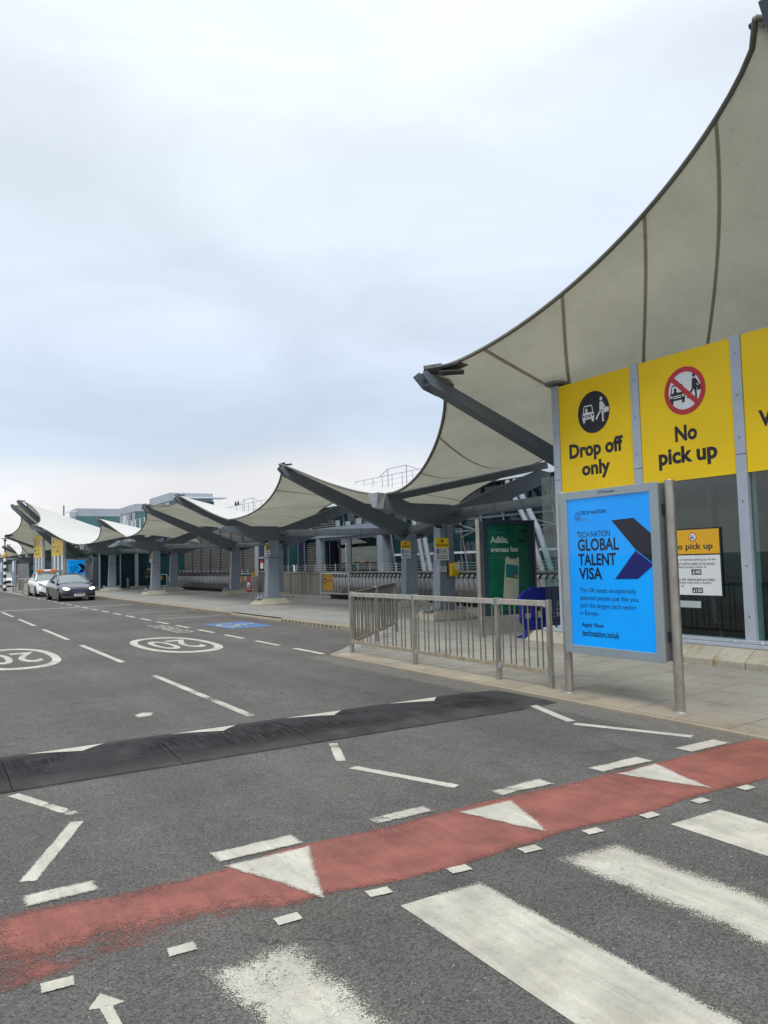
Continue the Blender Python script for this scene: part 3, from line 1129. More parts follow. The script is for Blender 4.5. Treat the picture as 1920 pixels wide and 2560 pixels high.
        for a in (1.10, 1.20):
            for p, q in zip(arc(A(a), .98, .018, .05, 0, PI, 6), arc(A(a), .98, .018, .05, 0, PI, 6)[1:]):
                g.bar(pl.p(*p, h), pl.p(*q, h), .006, .002)
            for e in (-.018, .018):
                g.bar(pl.p(A(a) + e, .80, h), pl.p(A(a) + e, .98, h), .006, .002)
        g.build('ladder_print', M['black'], poster, fix=False)
    return root


ad_panel('blue back-lit visa poster in a grey frame between two steel posts by the kerb', Plane((6.80, 0, 0), (0, -1, 0), (0, 0, 1)), -6.953, -5.525, 'blue', (-7.03, -5.43), pz(6.88))
ad_panel('green bank poster with a phone screen in a dark frame, standing beside the glass entrance', Plane((0, 12.2, 0), (1, 0, 0), (0, 0, 1)), 9.80, 11.12, 'green', (9.74, 11.19), .12)
ad_panel('small far blue poster panel behind the grey saloon car', Plane((0, 60.65, 0), (1, 0, 0), (0, 0, 1)), 9.83, 11.2, 'blue', (9.75, 11.28), .12)
ad_panel('far poster panel seen edge on beside the striped beacon pole', Plane((6.80, 0, 0), (0, -1, 0), (0, 0, 1)), -66.3, -64.87, 'blue', (-66.4, -64.8), pz(6.88))
ad_panel('far poster panel at the left edge, beyond the striped beacon pole', Plane((6.80, 0, 0), (0, -1, 0), (0, 0, 1)), -75.4, -73.9, 'blue', (-75.5, -73.85), pz(6.88))
ad_panel('far green poster panel beyond the second yellow sign wall', Plane((0, 81.1, 0), (1, 0, 0), (0, 0, 1)), 9.83, 11.2, 'green', (9.75, 11.28), .12)


# =================================================================== CANOPY
PER = 68.85
BASE = [(-6.9, 'mid'), (-.48, 'top'), (4.58, 'top'), (11.0, 'mid'), (16.8, 'slot'), (22.5, 'high'), (28.2, 'low'), (33.8, 'high'), (39.4, 'high'),
        (45.0, 'low'), (50.6, 'high'), (56.3, 'slot')]
FR = list(BASE[1:]) + [(y + PER, k) for y, k in BASE]          # up to y = 125
LINE = {'low': ((10.35, 3.42), (16.0, 4.62)), 'slot': ((10.38, 3.40), (15.95, 4.56)), 'high': ((9.97, 4.84), (16.75, 3.22)),
        'mid': ((7.66, 4.99), (15.2, 3.95)), 'top': ((7.58, 7.32), (15.2, 4.6))}
FLAB = {
    -.48: 'tall canopy frame just past the right edge, over the entrance doors',
    4.58: 'tall grey canopy frame whose arm tip shows in the top right corner', 11.0: 'grey canopy frame reaching out from behind the Drop off only panel',
    16.8: 'grey canopy column with the yellow telephone box and its slotted rafter', 22.5: 'grey canopy column behind the corner rail carrying a No parking sign',
    28.2: 'grey canopy column with a narrow yellow sign, beside the louvred door', 33.8: 'grey canopy column hidden close behind the column by the louvred door',
    39.4: 'grey canopy column in front of the far trolley row, beside the traffic cone', 45.0: 'grey canopy column with a person standing close behind it',
    50.6: 'grey canopy column at the left end of the far trolley row', 56.3: 'grey canopy column nearest the parked grey saloon'}
FLAB.update({61.95: 'far canopy frame whose arm crosses in front of the right yellow panels', 68.37: 'far canopy frame with the right one of the two tallest arm tips',
             73.43: 'far canopy frame with the left one of the two tallest arm tips', 79.85: 'far canopy frame with its arm tip just above the striped beacon'})
FAR_G = 'distant canopy frames beyond the second entrance'


def plate(pts, y, th):
    return MB().ext([(x, y - th / 2, z) for x, z in pts], (0, th, 0))


COLX = {'low': 12.08, 'slot': 12.1, 'high': 14.75, 'mid': 12.1, 'top': 12.1}
TUBEZ = {'low': 2.90, 'slot': 2.92, 'high': 2.72, 'mid': 3.02, 'top': 3.0}
frames = []
for y, kind in FR:
    far = y > 60
    cx = COLX[kind]
    lab = FLAB.get(round(y, 2)) or ('grey canopy frame at the second entrance with yellow sign walls' if y < 81 else 'small distant grey canopy frame beyond the second entrance')
    root = thing('canopy_frame', (cx, y, .12), lab, 'canopy frame', None if y < 60 else ('canopy frames of the second entrance' if y < 81 else FAR_G))
    bm_, cm_ = M['beam_paint'], M['column_paint']
    # concrete foot
    g = MB()
    q = lambda hx, hy, z: [(cx - .05 - hx, y - hy, z), (cx - .05 + hx, y - hy, z), (cx - .05 + hx, y + hy, z), (cx - .05 - hx, y + hy, z)]
    g.hexa(q(.70, .55, .10), q(.70, .55, .17))
    g.hexa(q(.69, .54, .17), q(.44, .33, .375))
    g.build('concrete_foot', M['base_concrete'], root, bevel=.012)
    g = MB(); g.bb(cx - .62, cx + .54, y - .24, y + .24, .378, .412)
    g.build('base_plate', M['column_paint'], root)
    g = MB()
    for dx in (-.52, .44):
        for dy in (-.17, .17):
            g.lathe((cx + dx, y + dy, .41), [(.035, 0), (.035, .05), (.02, .055), (.02, .10)], 8)
    tag(g.build('anchor_bolts', M['galvanised'], root), kind='stuff')
    # column
    top = 2.62 if kind != 'top' else 2.7
    g = MB()
    g.hexa([(cx - .27, y - .17, .41), (cx + .25, y - .17, .41), (cx + .25, y + .17, .41), (cx - .27, y + .17, .41)],
           [(cx - .17, y - .15, top), (cx + .26, y - .15, top), (cx + .26, y + .15, top), (cx - .17, y + .15, top)])
    g.build('column', cm_, root, bevel=.012)
    g = MB()
    g.bb(cx - .28, cx + .27, y - .176, y + .176, 1.955, 1.963)
    g.build('column_joint', M['dark_metal'], root)
    # arms
    if kind in ('low', 'slot'):
        plate([(9.98, 3.10), (10.05, 3.17), (12.3, 3.17), (12.42, 3.1), (12.42, 2.60), (11.85, 2.60), (11.0, 2.80), (10.0, 3.02)] if kind == 'low' else
              [(10.2, 3.02), (10.22, 3.36), (10.5, 3.38), (11.05, 3.18), (12.3, 3.16), (12.42, 3.1), (12.42, 2.60), (11.85, 2.60), (11.2, 2.74)], y, .22).build('road_arm', bm_, root, bevel=.01)
        plate([(12.05, 3.12), (12.425, 2.62), (12.7, 2.70), (15.9, 3.88), (16.0, 4.16), (15.6, 4.22), (12.6, 3.16)], y, .20).build('inner_arm', bm_, root, bevel=.01)
        if kind == 'slot':
            g = MB()
            g.bar((10.5, y, 3.30), (15.9, y, 4.36), .18, .17)
            g.build('rafter', bm_, root)
            MB().bar((10.5, y, 3.385), (16.0, y, 4.49), .10, .05).build('rafter_rail', bm_, root)
            g = MB()
            for k in range(8):
                x = 10.75 + .7 * k
                g.bb(x - .03, x + .03, y - .05, y + .05, 3.30 + (x - 10.5) * .197, 3.41 + (x - 10.5) * .197)
            g.build('rafter_posts', bm_, root)
            g = MB()
            g.hexa([(10.02, y - .10, 3.06), (10.20, y - .14, 3.02), (10.20, y + .14, 3.02), (10.02, y + .10, 3.06)], [(9.98, y - .24, 3.42), (10.21, y - .24, 3.40), (10.21, y + .24, 3.40), (9.98, y + .24, 3.42)])
            g.build('gutter_box', M['galvanised'], root)
    elif kind == 'high':
        plate([(10.25, 4.70), (10.1, 4.52), (10.35, 4.36), (14.55, 2.42), (15.0, 2.42), (15.0, 2.86)], y, .24).build('road_arm', bm_, root, bevel=.01)
        for s_ in (-1, 1):
            plate([(10.05, 4.82), (9.92, 4.70), (10.15, 4.46), (10.7, 4.24), (10.7, 4.50)], y + s_ * .115, .03).build('tip_plate', bm_, root)
        plate([(14.95, 2.42), (15.3, 2.46), (16.95, 3.02), (16.95, 3.14), (14.95, 2.86)], y, .20).build('inner_arm', bm_, root, bevel=.01)
    elif kind == 'mid':
        plate([(7.80, 4.88), (7.70, 4.74), (7.92, 4.63), (11.95, 2.95), (12.35, 2.6), (12.45, 2.9), (12.3, 3.12)], y, .26).build('road_arm', bm_, root, bevel=.012)
        for s_ in (-1, 1):
            plate([(7.62, 4.99), (7.50, 4.90), (7.70, 4.70), (8.0, 4.60), (8.0, 4.80)], y + s_ * .134, .03).build('tip_plate', bm_, root)
        plate([(12.3, 2.62), (12.7, 2.66), (15.0, 3.5), (15.0, 3.75), (12.3, 3.05)], y, .20).build('inner_arm', bm_, root, bevel=.01)
    else:
        plate([(7.50, 7.44), (7.34, 7.30), (7.5, 7.0), (11.95, 2.5), (12.4, 2.5), (12.4, 2.95)], y + (-.30 if round(y, 2) in (4.58, 73.43) else .30), .26).build('road_arm', bm_, root, bevel=.012)
        plate([(12.3, 2.62), (12.7, 2.66), (15.0, 3.9), (15.0, 4.2), (12.3, 3.05)], y, .20).build('inner_arm', bm_, root, bevel=.01)
    # tip shackle and small flood lamps under the column head
    lx, lz = LINE[kind][0]
    if kind != 'low':
        g = MB()
        g.tube([(lx + .10, y - .13, lz + .02), (lx + .10, y + .13, lz + .02)], .035, 8)
        g.tube([(lx + .12, y, lz - .02), (lx + .42, y, lz + .02)], .03, 8)
        g.build('tip_shackle', M['black'], root)
    if kind == 'mid':
        e_ = -1 if round(y, 2) in (11.0, 79.85) else 1
        g = MB()
        g.tube([(7.60, y + .06 * e_, 4.99), (7.84, y + .26 * e_, 5.02)], .075, 10)
        g.tube([(7.84, y + .26 * e_, 5.02), (8.02, y + .50 * e_, 5.05)], .045, 10)
        g.bar((7.80, y + .20 * e_, 4.93), (8.16, y + .46 * e_, 4.93), .26, .03)
        g.build('membrane_clamp', M['dark_metal'], root)
    if y < 60:
        for s_ in (-1, 1):
            g = MB()
            g.bar((cx + s_ * .22, y - .15, top - .06), (cx + s_ * .34, y - .28, top - .07), .03, .03)
            g.hexa([(cx + s_ * .34 - .09, y - .36, top - .10), (cx + s_ * .34 + .09, y - .36, top - .10), (cx + s_ * .34 + .09, y - .24, top - .06), (cx + s_ * .34 - .09, y - .24, top - .06)],
                   [(cx + s_ * .34 - .09, y - .36, top - .05), (cx + s_ * .34 + .09, y - .36, top - .05), (cx + s_ * .34 + .09, y - .24, top - .01), (cx + s_ * .34 - .09, y - .24, top - .01)])
            g.build('flood_lamp', M['dark_metal'], root)
    frames.append((y, kind, root))

for (ya, ka, ra), (yb, kb, rb) in zip(frames, frames[1:]):
    if ka == 'top' and kb == 'top': pass
    xa = COLX[ka] + (.36 if ka != 'high' else .0)
    xb = COLX[kb] + (.36 if kb != 'high' else .0)
    a, b = V((xa, ya + .1, TUBEZ[ka])), V((xb, yb - .1, TUBEZ[kb]))
    d = (b - a)
    g = MB().tube([a, a + d * .06, a + d * .062, b - d * .062, b - d * .06, b], [.06, .06, .125, .125, .06, .06], 12)
    o = g.build('tie_tube', M['column_paint'], ra)
    for p_ in o.data.polygons: p_.use_smooth = len(p_.vertices) == 4
    g = MB()
    for k in (.08, .17, .32, .5, .68, .83, .92):
        c_ = a + d * k
        e_ = d.normalized() * .02
        g.tube([c_ - e_, c_ + e_], .129, 12)
    tag(g.build('tube_collars', M['beam_paint'], ra), kind='stuff')

SAG = {('high', 'low'): (.52, .27), ('high', 'slot'): (.52, .27), ('high', 'high'): (.60, .22), ('mid', 'slot'): (.66, .47), ('mid', 'top'): (.96, .16), ('top', 'top'): (.8, .3)}
MLAB = {-.48: 'tall fabric canopy just past the right edge, over the entrance doors', 73.43: 'far canopy left of the two tallest arm tips, curving down to the beacon', 4.58: 'huge near fabric canopy sweeping up to the top right corner', 11.0: 'fabric canopy panel below the arm left of the Drop off only panel',
        16.8: 'white topped fabric canopy behind the valley gutter, above the telephone column', 22.5: 'fabric canopy between the corner rail column and the louvred door column',
        28.2: 'fabric canopy with bright white top left of the louvred door column', 33.8: 'fabric canopy slung between two high arm tips above the far trolleys',
        39.4: 'fabric canopy over the column by the traffic cone, dark edge curving down left', 45.0: 'fabric canopy above the person beside the column',
        50.6: 'small fabric canopy with bright top right of the grey saloon', 56.3: 'large bright white canopy top above the grey saloon',
        61.95: 'tall far canopy with pale underside over yellow sign panels', 68.37: 'topmost far canopy between the two tallest arm tips'}
for (ya, ka, ra), (yb, kb, rb) in zip(frames, frames[1:]):
    key = tuple(sorted((ka, kb)))
    sx, sz = SAG.get(key, (.4, .3))
    la, lb = LINE[ka], LINE[kb]

    def P(s, t):
        xa, za = la[0][0] + (la[1][0] - la[0][0]) * s, la[0][1] + (la[1][1] - la[0][1]) * s
        xb, zb = lb[0][0] + (lb[1][0] - lb[0][0]) * s, lb[0][1] + (lb[1][1] - lb[0][1]) * s
        w = 4 * t * (1 - t)
        wx = w ** .62 * sx
        if key == ('mid', 'slot'):
            q_ = t if ka == 'mid' else 1 - t
            wx = 1.36 * q_ ** .33 * (1 - q_) if 0 < q_ < 1 else 0
        x = xa + (xb - xa) * t + wx * (1 - s) ** 2 - w * .9 * s ** 2
        z = za + (zb - za) * t - w * (sz * (1 - s) ** 2 + .06 * s)
        oa, ob2 = (.10 if k_ in ('low', 'slot') else .0 for k_ in (ka, kb))
        return V((x, ya + oa + (yb - ya - oa - ob2) * t, z))
    big = ka in ('mid', 'top') and kb in ('mid', 'top')
    nt, ns = (28, 22) if yb < 70 else (14, 10)
    up_, un_ = [], []
    for i in range(nt + 1):
        rowu, rown = [], []
        for j in range(ns + 1):
            p = P(j / ns, i / nt)
            rowu.append(p + V((0, 0, .012)))
            rown.append(p)
        up_.append(rowu)
        un_.append(rown)
    lab = MLAB.get(round(ya, 2)) or ('small distant fabric canopy beyond the second entrance' if ya > 75 else 'fabric canopy over the near entrance doors')
    root = thing('fabric_canopy', tuple(P(.5, .5)), lab, 'canopy', 'distant fabric canopies' if ya > 75 else None)
    MB().grid(up_).build('top_skin', M['fabric_top'], root, smooth=True)
    MB().grid(un_).build('under_skin', M['fabric_under'], root, smooth=True)
    edge = [P(0, i / nt) for i in range(nt + 1)]
    r_ = .034 if big else .032
    MB().tube([p + V((-.01, 0, .0)) for p in edge], r_, 8).build('edge_belt', M['edge_belt'], root, smooth=True)
    MB().tube([P(1, i / nt) for i in range(nt + 1)], .03, 6).build('inner_belt', M['edge_belt'], root, smooth=True)
    if yb < 84:
        ts = (.14, .385, .64, .85) if big else ((.28, .56, .82) if key == ('mid', 'slot') else (.3, .66))
        for t in (ts if ka != 'top' or kb == 'top' else [1 - q for q in ts]):
            rows = []
            hw = .035 / (yb - ya)
            for j in range(ns + 1):
                # seams lean towards the arm as they run inward
                s = j / ns
                lean = (.105 if t < .8 else .022) if big else (.125 if key == ('mid', 'slot') else 0)
                if ya > 36 or (key == ('top', 'top')): lean = -lean
                t2 = t + lean * s * (LINE[ka][1][0] - LINE[ka][0][0])
                if t2 > 1 - hw or t2 < hw: break
                rows.append([P(s, t2 - hw) - V((0, 0, .010)), P(s, t2 + hw) - V((0, 0, .010))])
            MB().grid(rows).build('seam', M['seam'], root, smooth=True)
        # reinforced corner patches
        for (tc, dt, kk) in ((0.0, 1, ka), (1.0, -1, kb)):
            if kk == 'top': continue
            rows = []
            for i in range(4):
                t = tc + dt * (.004 + .022 * i)
                rows.append([P(s_, t) - V((0, 0, .008)) for s_ in (.004, .018, .032, .045 - .006 * i)])
            MB().grid(rows).build('corner_patch', M['edge_belt'], root)


# =================================================================== SIGNS ON COLUMNS
def lines(pl, a0, a1, b0, db, n, mat, parent, h=.004, th=.010, name='small_print'):
    g = MB()
    rr_ = random.Random(int(abs(a0 * 1000)) + n)
    for k in range(n):
        z = b0 - db * k
        a = a0
        e = a1 - (a1 - a0) * rr_.uniform(0, .25)
        while a < e:
            w = rr_.uniform(.012, .045)
            g.poly([pl.p(a, z, h), pl.p(min(a + w, e), z, h), pl.p(min(a + w, e), z + th, h), pl.p(a, z + th, h)])
            a += w + .009
    return tag(g.build(name, mat, parent, fix=False), kind='stuff')


def board(name, pl, a0, a1, b0, b1, mat, parent, h0=-.012, h1=.0, bevel=0):
    g = MB()
    g.hexa([pl.p(a0, b0, h0), pl.p(a1, b0, h0), pl.p(a1, b1, h0), pl.p(a0, b1, h0)], [pl.p(a0, b0, h1), pl.p(a1, b0, h1), pl.p(a1, b1, h1), pl.p(a0, b1, h1)])
    return g.build(name, mat, parent, bevel=bevel)


def disc(name, pl, a, b, r, mat, parent, h, n=28, r0=0):
    g = MB()
    if r0:
        g.grid([[pl.p(a + r0 * math.cos(t), b + r0 * math.sin(t), h), pl.p(a + r * math.cos(t), b + r * math.sin(t), h)] for t in [2 * PI * k / n for k in range(n + 1)]])
    else:
        g.poly([pl.p(a + r * math.cos(2 * PI * k / n), b + r * math.sin(2 * PI * k / n), h) for k in range(n)])
    return g.build(name, mat, parent, fix=False)


def no_parking(label, pl, a0, a1, b0, b1):
    root = thing('parking_sign', pl.p((a0 + a1) / 2, b0), label, 'sign')
    bm_ = b0 + (b1 - b0) * .56
    board('white_plate', pl, a0, a1, b0, bm_ - .002, M['sign_white'], root)
    board('yellow_plate', pl, a0, a1, bm_, b1, M['sign_yellow'], root)
    w, hh = a1 - a0, b1 - b0
    disc('red_disc', pl, (a0 + a1) / 2, b1 - hh * .13, .045, M['sign_red'], root, .002)
    disc('dark_disc', pl, (a0 + a1) / 2, b1 - hh * .13, .028, M['sign_blue'], root, .003)
    text('No parking', pl, a0 + w * .08, a1 - w * .06, b1 - hh * .41, b1 - hh * .24, M['sign_black'], root, .002, .02)
    board('blue_square', pl, a0 + w * .06, a0 + w * .27, bm_ - hh * .27, bm_ - hh * .05, M['sign_blue'], root, .0, .002)
    wheelchair(Plane(pl.p(a0 + w * .165, bm_ - hh * .16), pl.u, pl.v), (w * .17, hh * .18), M['sign_white'], root, h=.003)
    lines(pl, a0 + w * .34, a1 - w * .06, bm_ - hh * .10, hh * .075, 3, M['sign_ink'], root, .002, hh * .03)
    lines(pl, a0 + w * .06, a1 - w * .04, bm_ - hh * .37, hh * .06, 3, M['sign_ink'], root, .002, hh * .028)
    return root


FXY = lambda y: Plane((0, y, 0), (1, 0, 0), (0, 0, 1))
no_parking('larger No parking sign on the column with the yellow telephone box', FXY(16.42), 11.60, 12.02, 1.68, 2.255)
no_parking('smaller No parking sign on the column behind the corner rail', FXY(22.28), 14.30, 14.69, 1.775, 2.36)
root = thing('telephone_sign', (11.8, 16.44, 1.38), 'small white telephone sign below the larger No parking sign', 'sign')
pl = FXY(16.44)
board('plate', pl, 11.66, 11.935, 1.385, 1.52, M['sign_white'], root)
lines(pl, 11.76, 11.92, 1.48, .03, 3, M['sign_ink'], root, .002, .012)
g = MB()
for p, q in zip(arc(11.69, 1.42, .045, .07, PI * .5, 0, 5), arc(11.69, 1.42, .045, .07, PI * .5, 0, 5)[1:]):
    g.bar(pl.p(*p, .002), pl.p(*q, .002), .014, .002)
g.build('receiver_symbol', M['sign_black'], root)
root = thing('telephone_box', (12.25, 16.55, 1.25), 'yellow telephone box mounted on the grey column', 'telephone')
pl = FXY(16.45)
g = MB()
prof = [(0, 1.245), (.10, 1.25), (.14, 1.30), (.15, 1.44), (.13, 1.56), (.08, 1.60), (0, 1.605)]
g.ext([(12.125, 16.60 - u, z) for u, z in prof], (.245, 0, 0))
g.build('hood', M['phone_yellow'], root, bevel=.02)
board('label_plate', pl, 12.225, 12.345, 1.42, 1.53, M['sign_white'], root, -.01, .004)
g = MB()
for p, q in zip(arc(12.25, 1.44, .06, .065, PI * .5, 0, 5), arc(12.25, 1.44, .06, .065, PI * .5, 0, 5)[1:]):
    g.bar(pl.p(*p, .006), pl.p(*q, .006), .016, .002)
g.build('receiver_symbol', M['sign_black'], root)
g = MB()
g.tube([(12.34, 16.61, 1.25), (12.33, 16.6, 1.08), (12.24, 16.6, .98), (12.14, 16.61, 1.0)], .006, 5)
g.build('cable', M['black'], root)
MB().tube([(12.09, 16.60, 2.6), (12.09, 16.60, 1.20)], .010, 6).build('conduit', M['dark_metal'], root)
for y, a0, a1, b0, b1, lab in [(27.98, 11.755, 11.935, 2.035, 2.47, 'narrow yellow and white sign on the column beside the louvred door'),
                               (44.78, 11.70, 11.83, 1.965, 2.43, 'narrow yellowish sign on the column with a person behind it')]:
    pl = FXY(y)
    root = thing('column_sign', pl.p(a0, b0), lab, 'sign')
    bm_ = b0 + (b1 - b0) * .45
    board('white_plate', pl, a0, a1, b0, bm_ - .002, M['sign_white'], root)
    board('yellow_plate', pl, a0, a1, bm_, b1, M['old_yellow'], root)
    disc('symbol', pl, (a0 + a1) / 2, b1 - .07, .03, M['sign_black'], root, .002, 12)
    lines(pl, a0 + .02, a1 - .01, b1 - .15, .09, 4, M['sign_black'], root, .002, .035)


# =================================================================== ENTRANCE SIGN WALLS
def car_symbol(pl, ca, cb, s, fg, bg, parent, h):
    """front view of a car, about 1 unit wide x 1.05 high"""
    q = lambda pts: [pl.p(ca + a * s, cb + b * s, h) for a, b in pts]
    q2 = lambda pts, k=1: [pl.p(ca + a * s, cb + b * s, h + .0008 * k) for a, b in pts]
    g = MB()
    g.poly(q([(-.5, -.34), (.5, -.34), (.5, -.02), (.44, .10), (.36, .50), (.28, .56), (-.28, .56), (-.36, .50), (-.44, .10), (-.5, -.02)]))
    g.poly(q([(-.46, -.52), (-.28, -.52), (-.28, -.34), (-.46, -.34)]))
    g.poly(q([(.28, -.52), (.46, -.52), (.46, -.34), (.28, -.34)]))
    o = g.build('car_symbol', fg, parent, fix=False)
    g = MB()
    g.poly(q2([(-.37, .10), (.37, .10), (.30, .48), (-.30, .48)]))
    for e in (-.38, .38):
        g.poly(q2([(e + .075 * math.cos(t), -.10 + .075 * math.sin(t)) for t in [2 * PI * k / 10 for k in range(10)]]))
    for z in (-.09, -.19):
        g.poly(q2([(-.25, z - .025), (.25, z - .025), (.25, z + .025), (-.25, z + .025)]))
    g.build('car_detail', bg, parent, fix=False)
    g = MB()
    g.poly(q2([(-.13 + .10 * math.cos(t), .27 + .11 * math.sin(t)) for t in [2 * PI * k / 12 for k in range(12)]], 2))
    g.poly(q2([(-.26, .10), (.0, .10), (-.03, .18), (-.22, .18)], 2))
    g.build('driver_symbol', fg, parent, fix=False)


def walker_symbol(pl, ca, cb, s, mat, parent, h, flip=1, case=True):
    q = lambda pts: [pl.p(ca + a * s * flip, cb + b * s, h) for a, b in pts]
    g = MB()
    g.poly(q([(.0 + .09 * math.cos(t), .62 + .10 * math.sin(t)) for t in [2 * PI * k / 12 for k in range(12)]]))
    g.poly(q([(-.10, .48), (.09, .48), (.16, .18), (.13, -.02), (-.12, -.02), (-.13, .15)]))
    g.poly(q([(-.12, .02), (.02, .02), (-.20, -.22), (-.34, -.44), (-.42, -.38), (-.30, -.18)]))
    g.poly(q([(-.02, .02), (.13, .02), (.13, -.52), (.20, -.56), (.02, -.56), (.03, -.25)]))
    g.poly(q([(.08, .46), (.15, .40), (.30, .12), (.26, .08), (.10, .30)]))
    if case: g.poly(q([(.16, -.14), (.50, -.10), (.48, .14), (.14, .10)]))
    g.build('walker_symbol', mat, parent, fix=False)


def sign_wall(label, y0, detail, words):
    """three tall yellow panels over a glass screen, running from y0 (far end, left) towards -y"""
    top, bot = 4.745, 2.80
    root = thing('sign_wall', (10.0, y0 - 2.7, .12), label, 'sign wall')
    fm = M['frame_paint']
    ys = [y0 - .0, y0 - 1.80, y0 - 3.60, y0 - 5.38]
    for i, y in enumerate(ys):
        g = MB()
        g.bb(9.93, 10.14, y - .08, y + .08, .37, 3.06)
        g.bb(9.93, 10.14, y - .08, y + .08, 3.067, top + .02)
        g.build('post', fm, root, bevel=.006)
        if detail:
            g = MB()
            for z in (.8, 1.5, 2.4, 3.3, 3.9, 4.5):
                g.tube([(9.932, y + .0, z), (9.924, y + .0, z)], .013, 8)
            tag(g.build('rivets', M['ad_side'], root), kind='stuff')
    if detail:
        MB().lathe((10.02, y0 + .02, top + .0), [(.07, -.02), (.07, .05), (.20, .06), (.21, .10), (.15, .12)], 20).build('post_cap', M['ad_side'], root)
    for i in range(3):
        ya, yb = ys[i] - .085, ys[i + 1] + .085
        p = Plane((9.95, 0, 0), (0, -1, 0), (0, 0, 1))
        b_ = board('yellow_panel', p, -ya, -yb, bot, top, M['sign_yellow'], root, -.03, 0)
        b_.data.materials.clear(); b_.data.materials.append(M['sign_yellow'])
        g = MB(); g.poly([(9.99, ya, .475), (9.99, yb, .475), (9.99, yb, bot - .004), (9.99, ya, bot - .004)])
        g.build('glass_pane', M['pane_glass'], root)
        ca = -(ya + yb) / 2
        if i == 0:
            disc('black_disc', p, ca, 4.145, .36, M['sign_black'], root, .002, 40)
            car_symbol(p, ca - .12, 4.13, .27, M['sign_white'], M['sign_black'], root, .003)
            walker_symbol(p, ca + .18, 4.14, .33, M['sign_white'], root, .003)
            text('Drop off', p, ca - .60, ca + .61, 3.33, 3.665, M['sign_black'], root, .002, .04)
            text('only', p, ca - .32, ca + .32, 3.005, 3.325, M['sign_black'], root, .002, .038)
        elif i == 1:
            disc('white_disc', p, ca + .03, 4.145, .33, M['sign_white'], root, .002, 40)
            car_symbol(p, ca - .10, 4.11, .27, M['sign_black'], M['sign_white'], root, .003)
            walker_symbol(p, ca + .20, 4.15, .32, M['sign_black'], root, .003)
            disc('red_ring', p, ca + .03, 4.145, .362, M['sign_red'], root, .006, 48, .285)
            g = MB()
            c1, c2 = (ca + .03 - .215, 4.145 + .215), (ca + .03 + .215, 4.145 - .215)
            g.bar(p.p(*c1, .006), p.p(*c2, .006), .002, .075, up=p.n.cross((p.p(*c2) - p.p(*c1)).normalized()))
            g.build('red_slash', M['sign_red'], root)
            text('No', p, ca - .18, ca + .21, 3.385, 3.63, M['sign_black'], root, .002, .038)
            text('pick up', p, ca - .50, ca + .53, 2.985, 3.315, M['sign_black'], root, .002, .038)
        else:
            if words:
                text('V', p, ca - .60, ca - .40, 3.40, 3.63, M['sign_black'], root, .002, .038)
            else:
                disc('white_disc', p, ca, 4.145, .33, M['sign_white'], root, .002, 32)
                disc('red_ring', p, ca, 4.145, .362, M['sign_red'], root, .004, 32, .285)
    g = MB()
    g.bb(9.90, 10.12, ys[-1] - .12, ys[0] + .12, .425, .47)
    g.build('bottom_rail', fm, root, bevel=.004)
    g = MB()
    g.bb(9.86, 10.14, ys[-1] - .12, ys[0] + .45, .366, .420)
    g.build('sill', M['light_frame'], root, bevel=.006)
    if detail:
        g = MB()
        for y in ys:
            for dy in (-.2, .2):
                g.lathe((9.885, y + dy, .418), [(.03, 0), (.03, .03), (.016, .045)], 8)
        g.build('sill_bolts', M['galvanised'], root)
    # free end pane
    g = MB(); g.poly([(10.0, ys[0] + .50, .42), (10.0, ys[0] + .085, .42), (10.0, ys[0] + .085, 3.16), (10.0, ys[0] + .50, 3.16)])
    g.build('end_pane', M['pane_glass'], root)
    # concrete plinth in blocks
    n = 13
    rb_ = random.Random(4)
    L = (ys[0] + .62) - (ys[-1] - .3)
    for k in range(n):
        a = ys[-1] - .3 + L * k / n + .006
        b = ys[-1] - .3 + L * (k + 1) / n - .006
        e = rb_.uniform(-.012, .012)
        prof = [(9.56 + e, .10), (9.56 + e, .215), (9.80 + e, .362), (10.25, .364), (10.25, .10)]
        g = MB()
        g.ext([(x, a, z) for x, z in prof], (0, b - a, 0))
        g.build('plinth_block', M['base_concrete'], root, bevel=.012)
    return root


sw1 = sign_wall('near yellow sign wall reading Drop off only and No pick up', 10.20, True, True)
sign_wall('far yellow sign wall right of the beacon, nearer the blue poster', 68.22, False, False)
sign_wall('farthest yellow sign wall, left of the other far yellow panels', 78.92, False, False)

# notice fixed to the glass
pl = Plane((9.965, 0, 0), (0, -1, 0), (0, 0, 1))
root = thing('notice', (9.965, 7.46, 1.06), 'No pick up notice with penalty text fixed to the glass behind the blue poster panel', 'sign')
a0, a1 = -7.93, -7.03
board('backing', pl, a0 - .02, a1 + .02, 1.055, 2.065, M['sign_black'], root, -.012, 0)
board('amber_part', pl, a0, a1, 1.685, 2.045, M['sign_amber'], root, 0, .004)
board('white_part', pl, a0, a1, 1.075, 1.665, M['sign_white'], root, 0, .004)
disc('red_ring', pl, -7.47, 1.935, .068, M['sign_red'], root, .0052, 28)
disc('white_disc', pl, -7.47, 1.935, .055, M['sign_white'], root, .006, 28)
car_symbol(pl, -7.48, 1.93, .06, M['sign_black'], M['sign_white'], root, .0066)
g = MB()
text('No pick up', pl, -7.86, -7.14, 1.725, 1.845, M['sign_black'], root, .0055, .02)
for k, (t_, e_, z) in enumerate([('Drivers of vehicles picking up on the', -7.10, 1.575), ('forecourt will be liable to be issued', -7.125, 1.52), ('with a fixed penalty notice of', -7.26, 1.465),
                                 ('Vehicles left unattended are liable', -7.13, 1.285), ('to be towed away with a further', -7.18, 1.232), ('charge of', -7.66, 1.18)]):
    text(t_, pl, -7.90, e_, z, z + .045, M['sign_black'], root, .0055, .004)
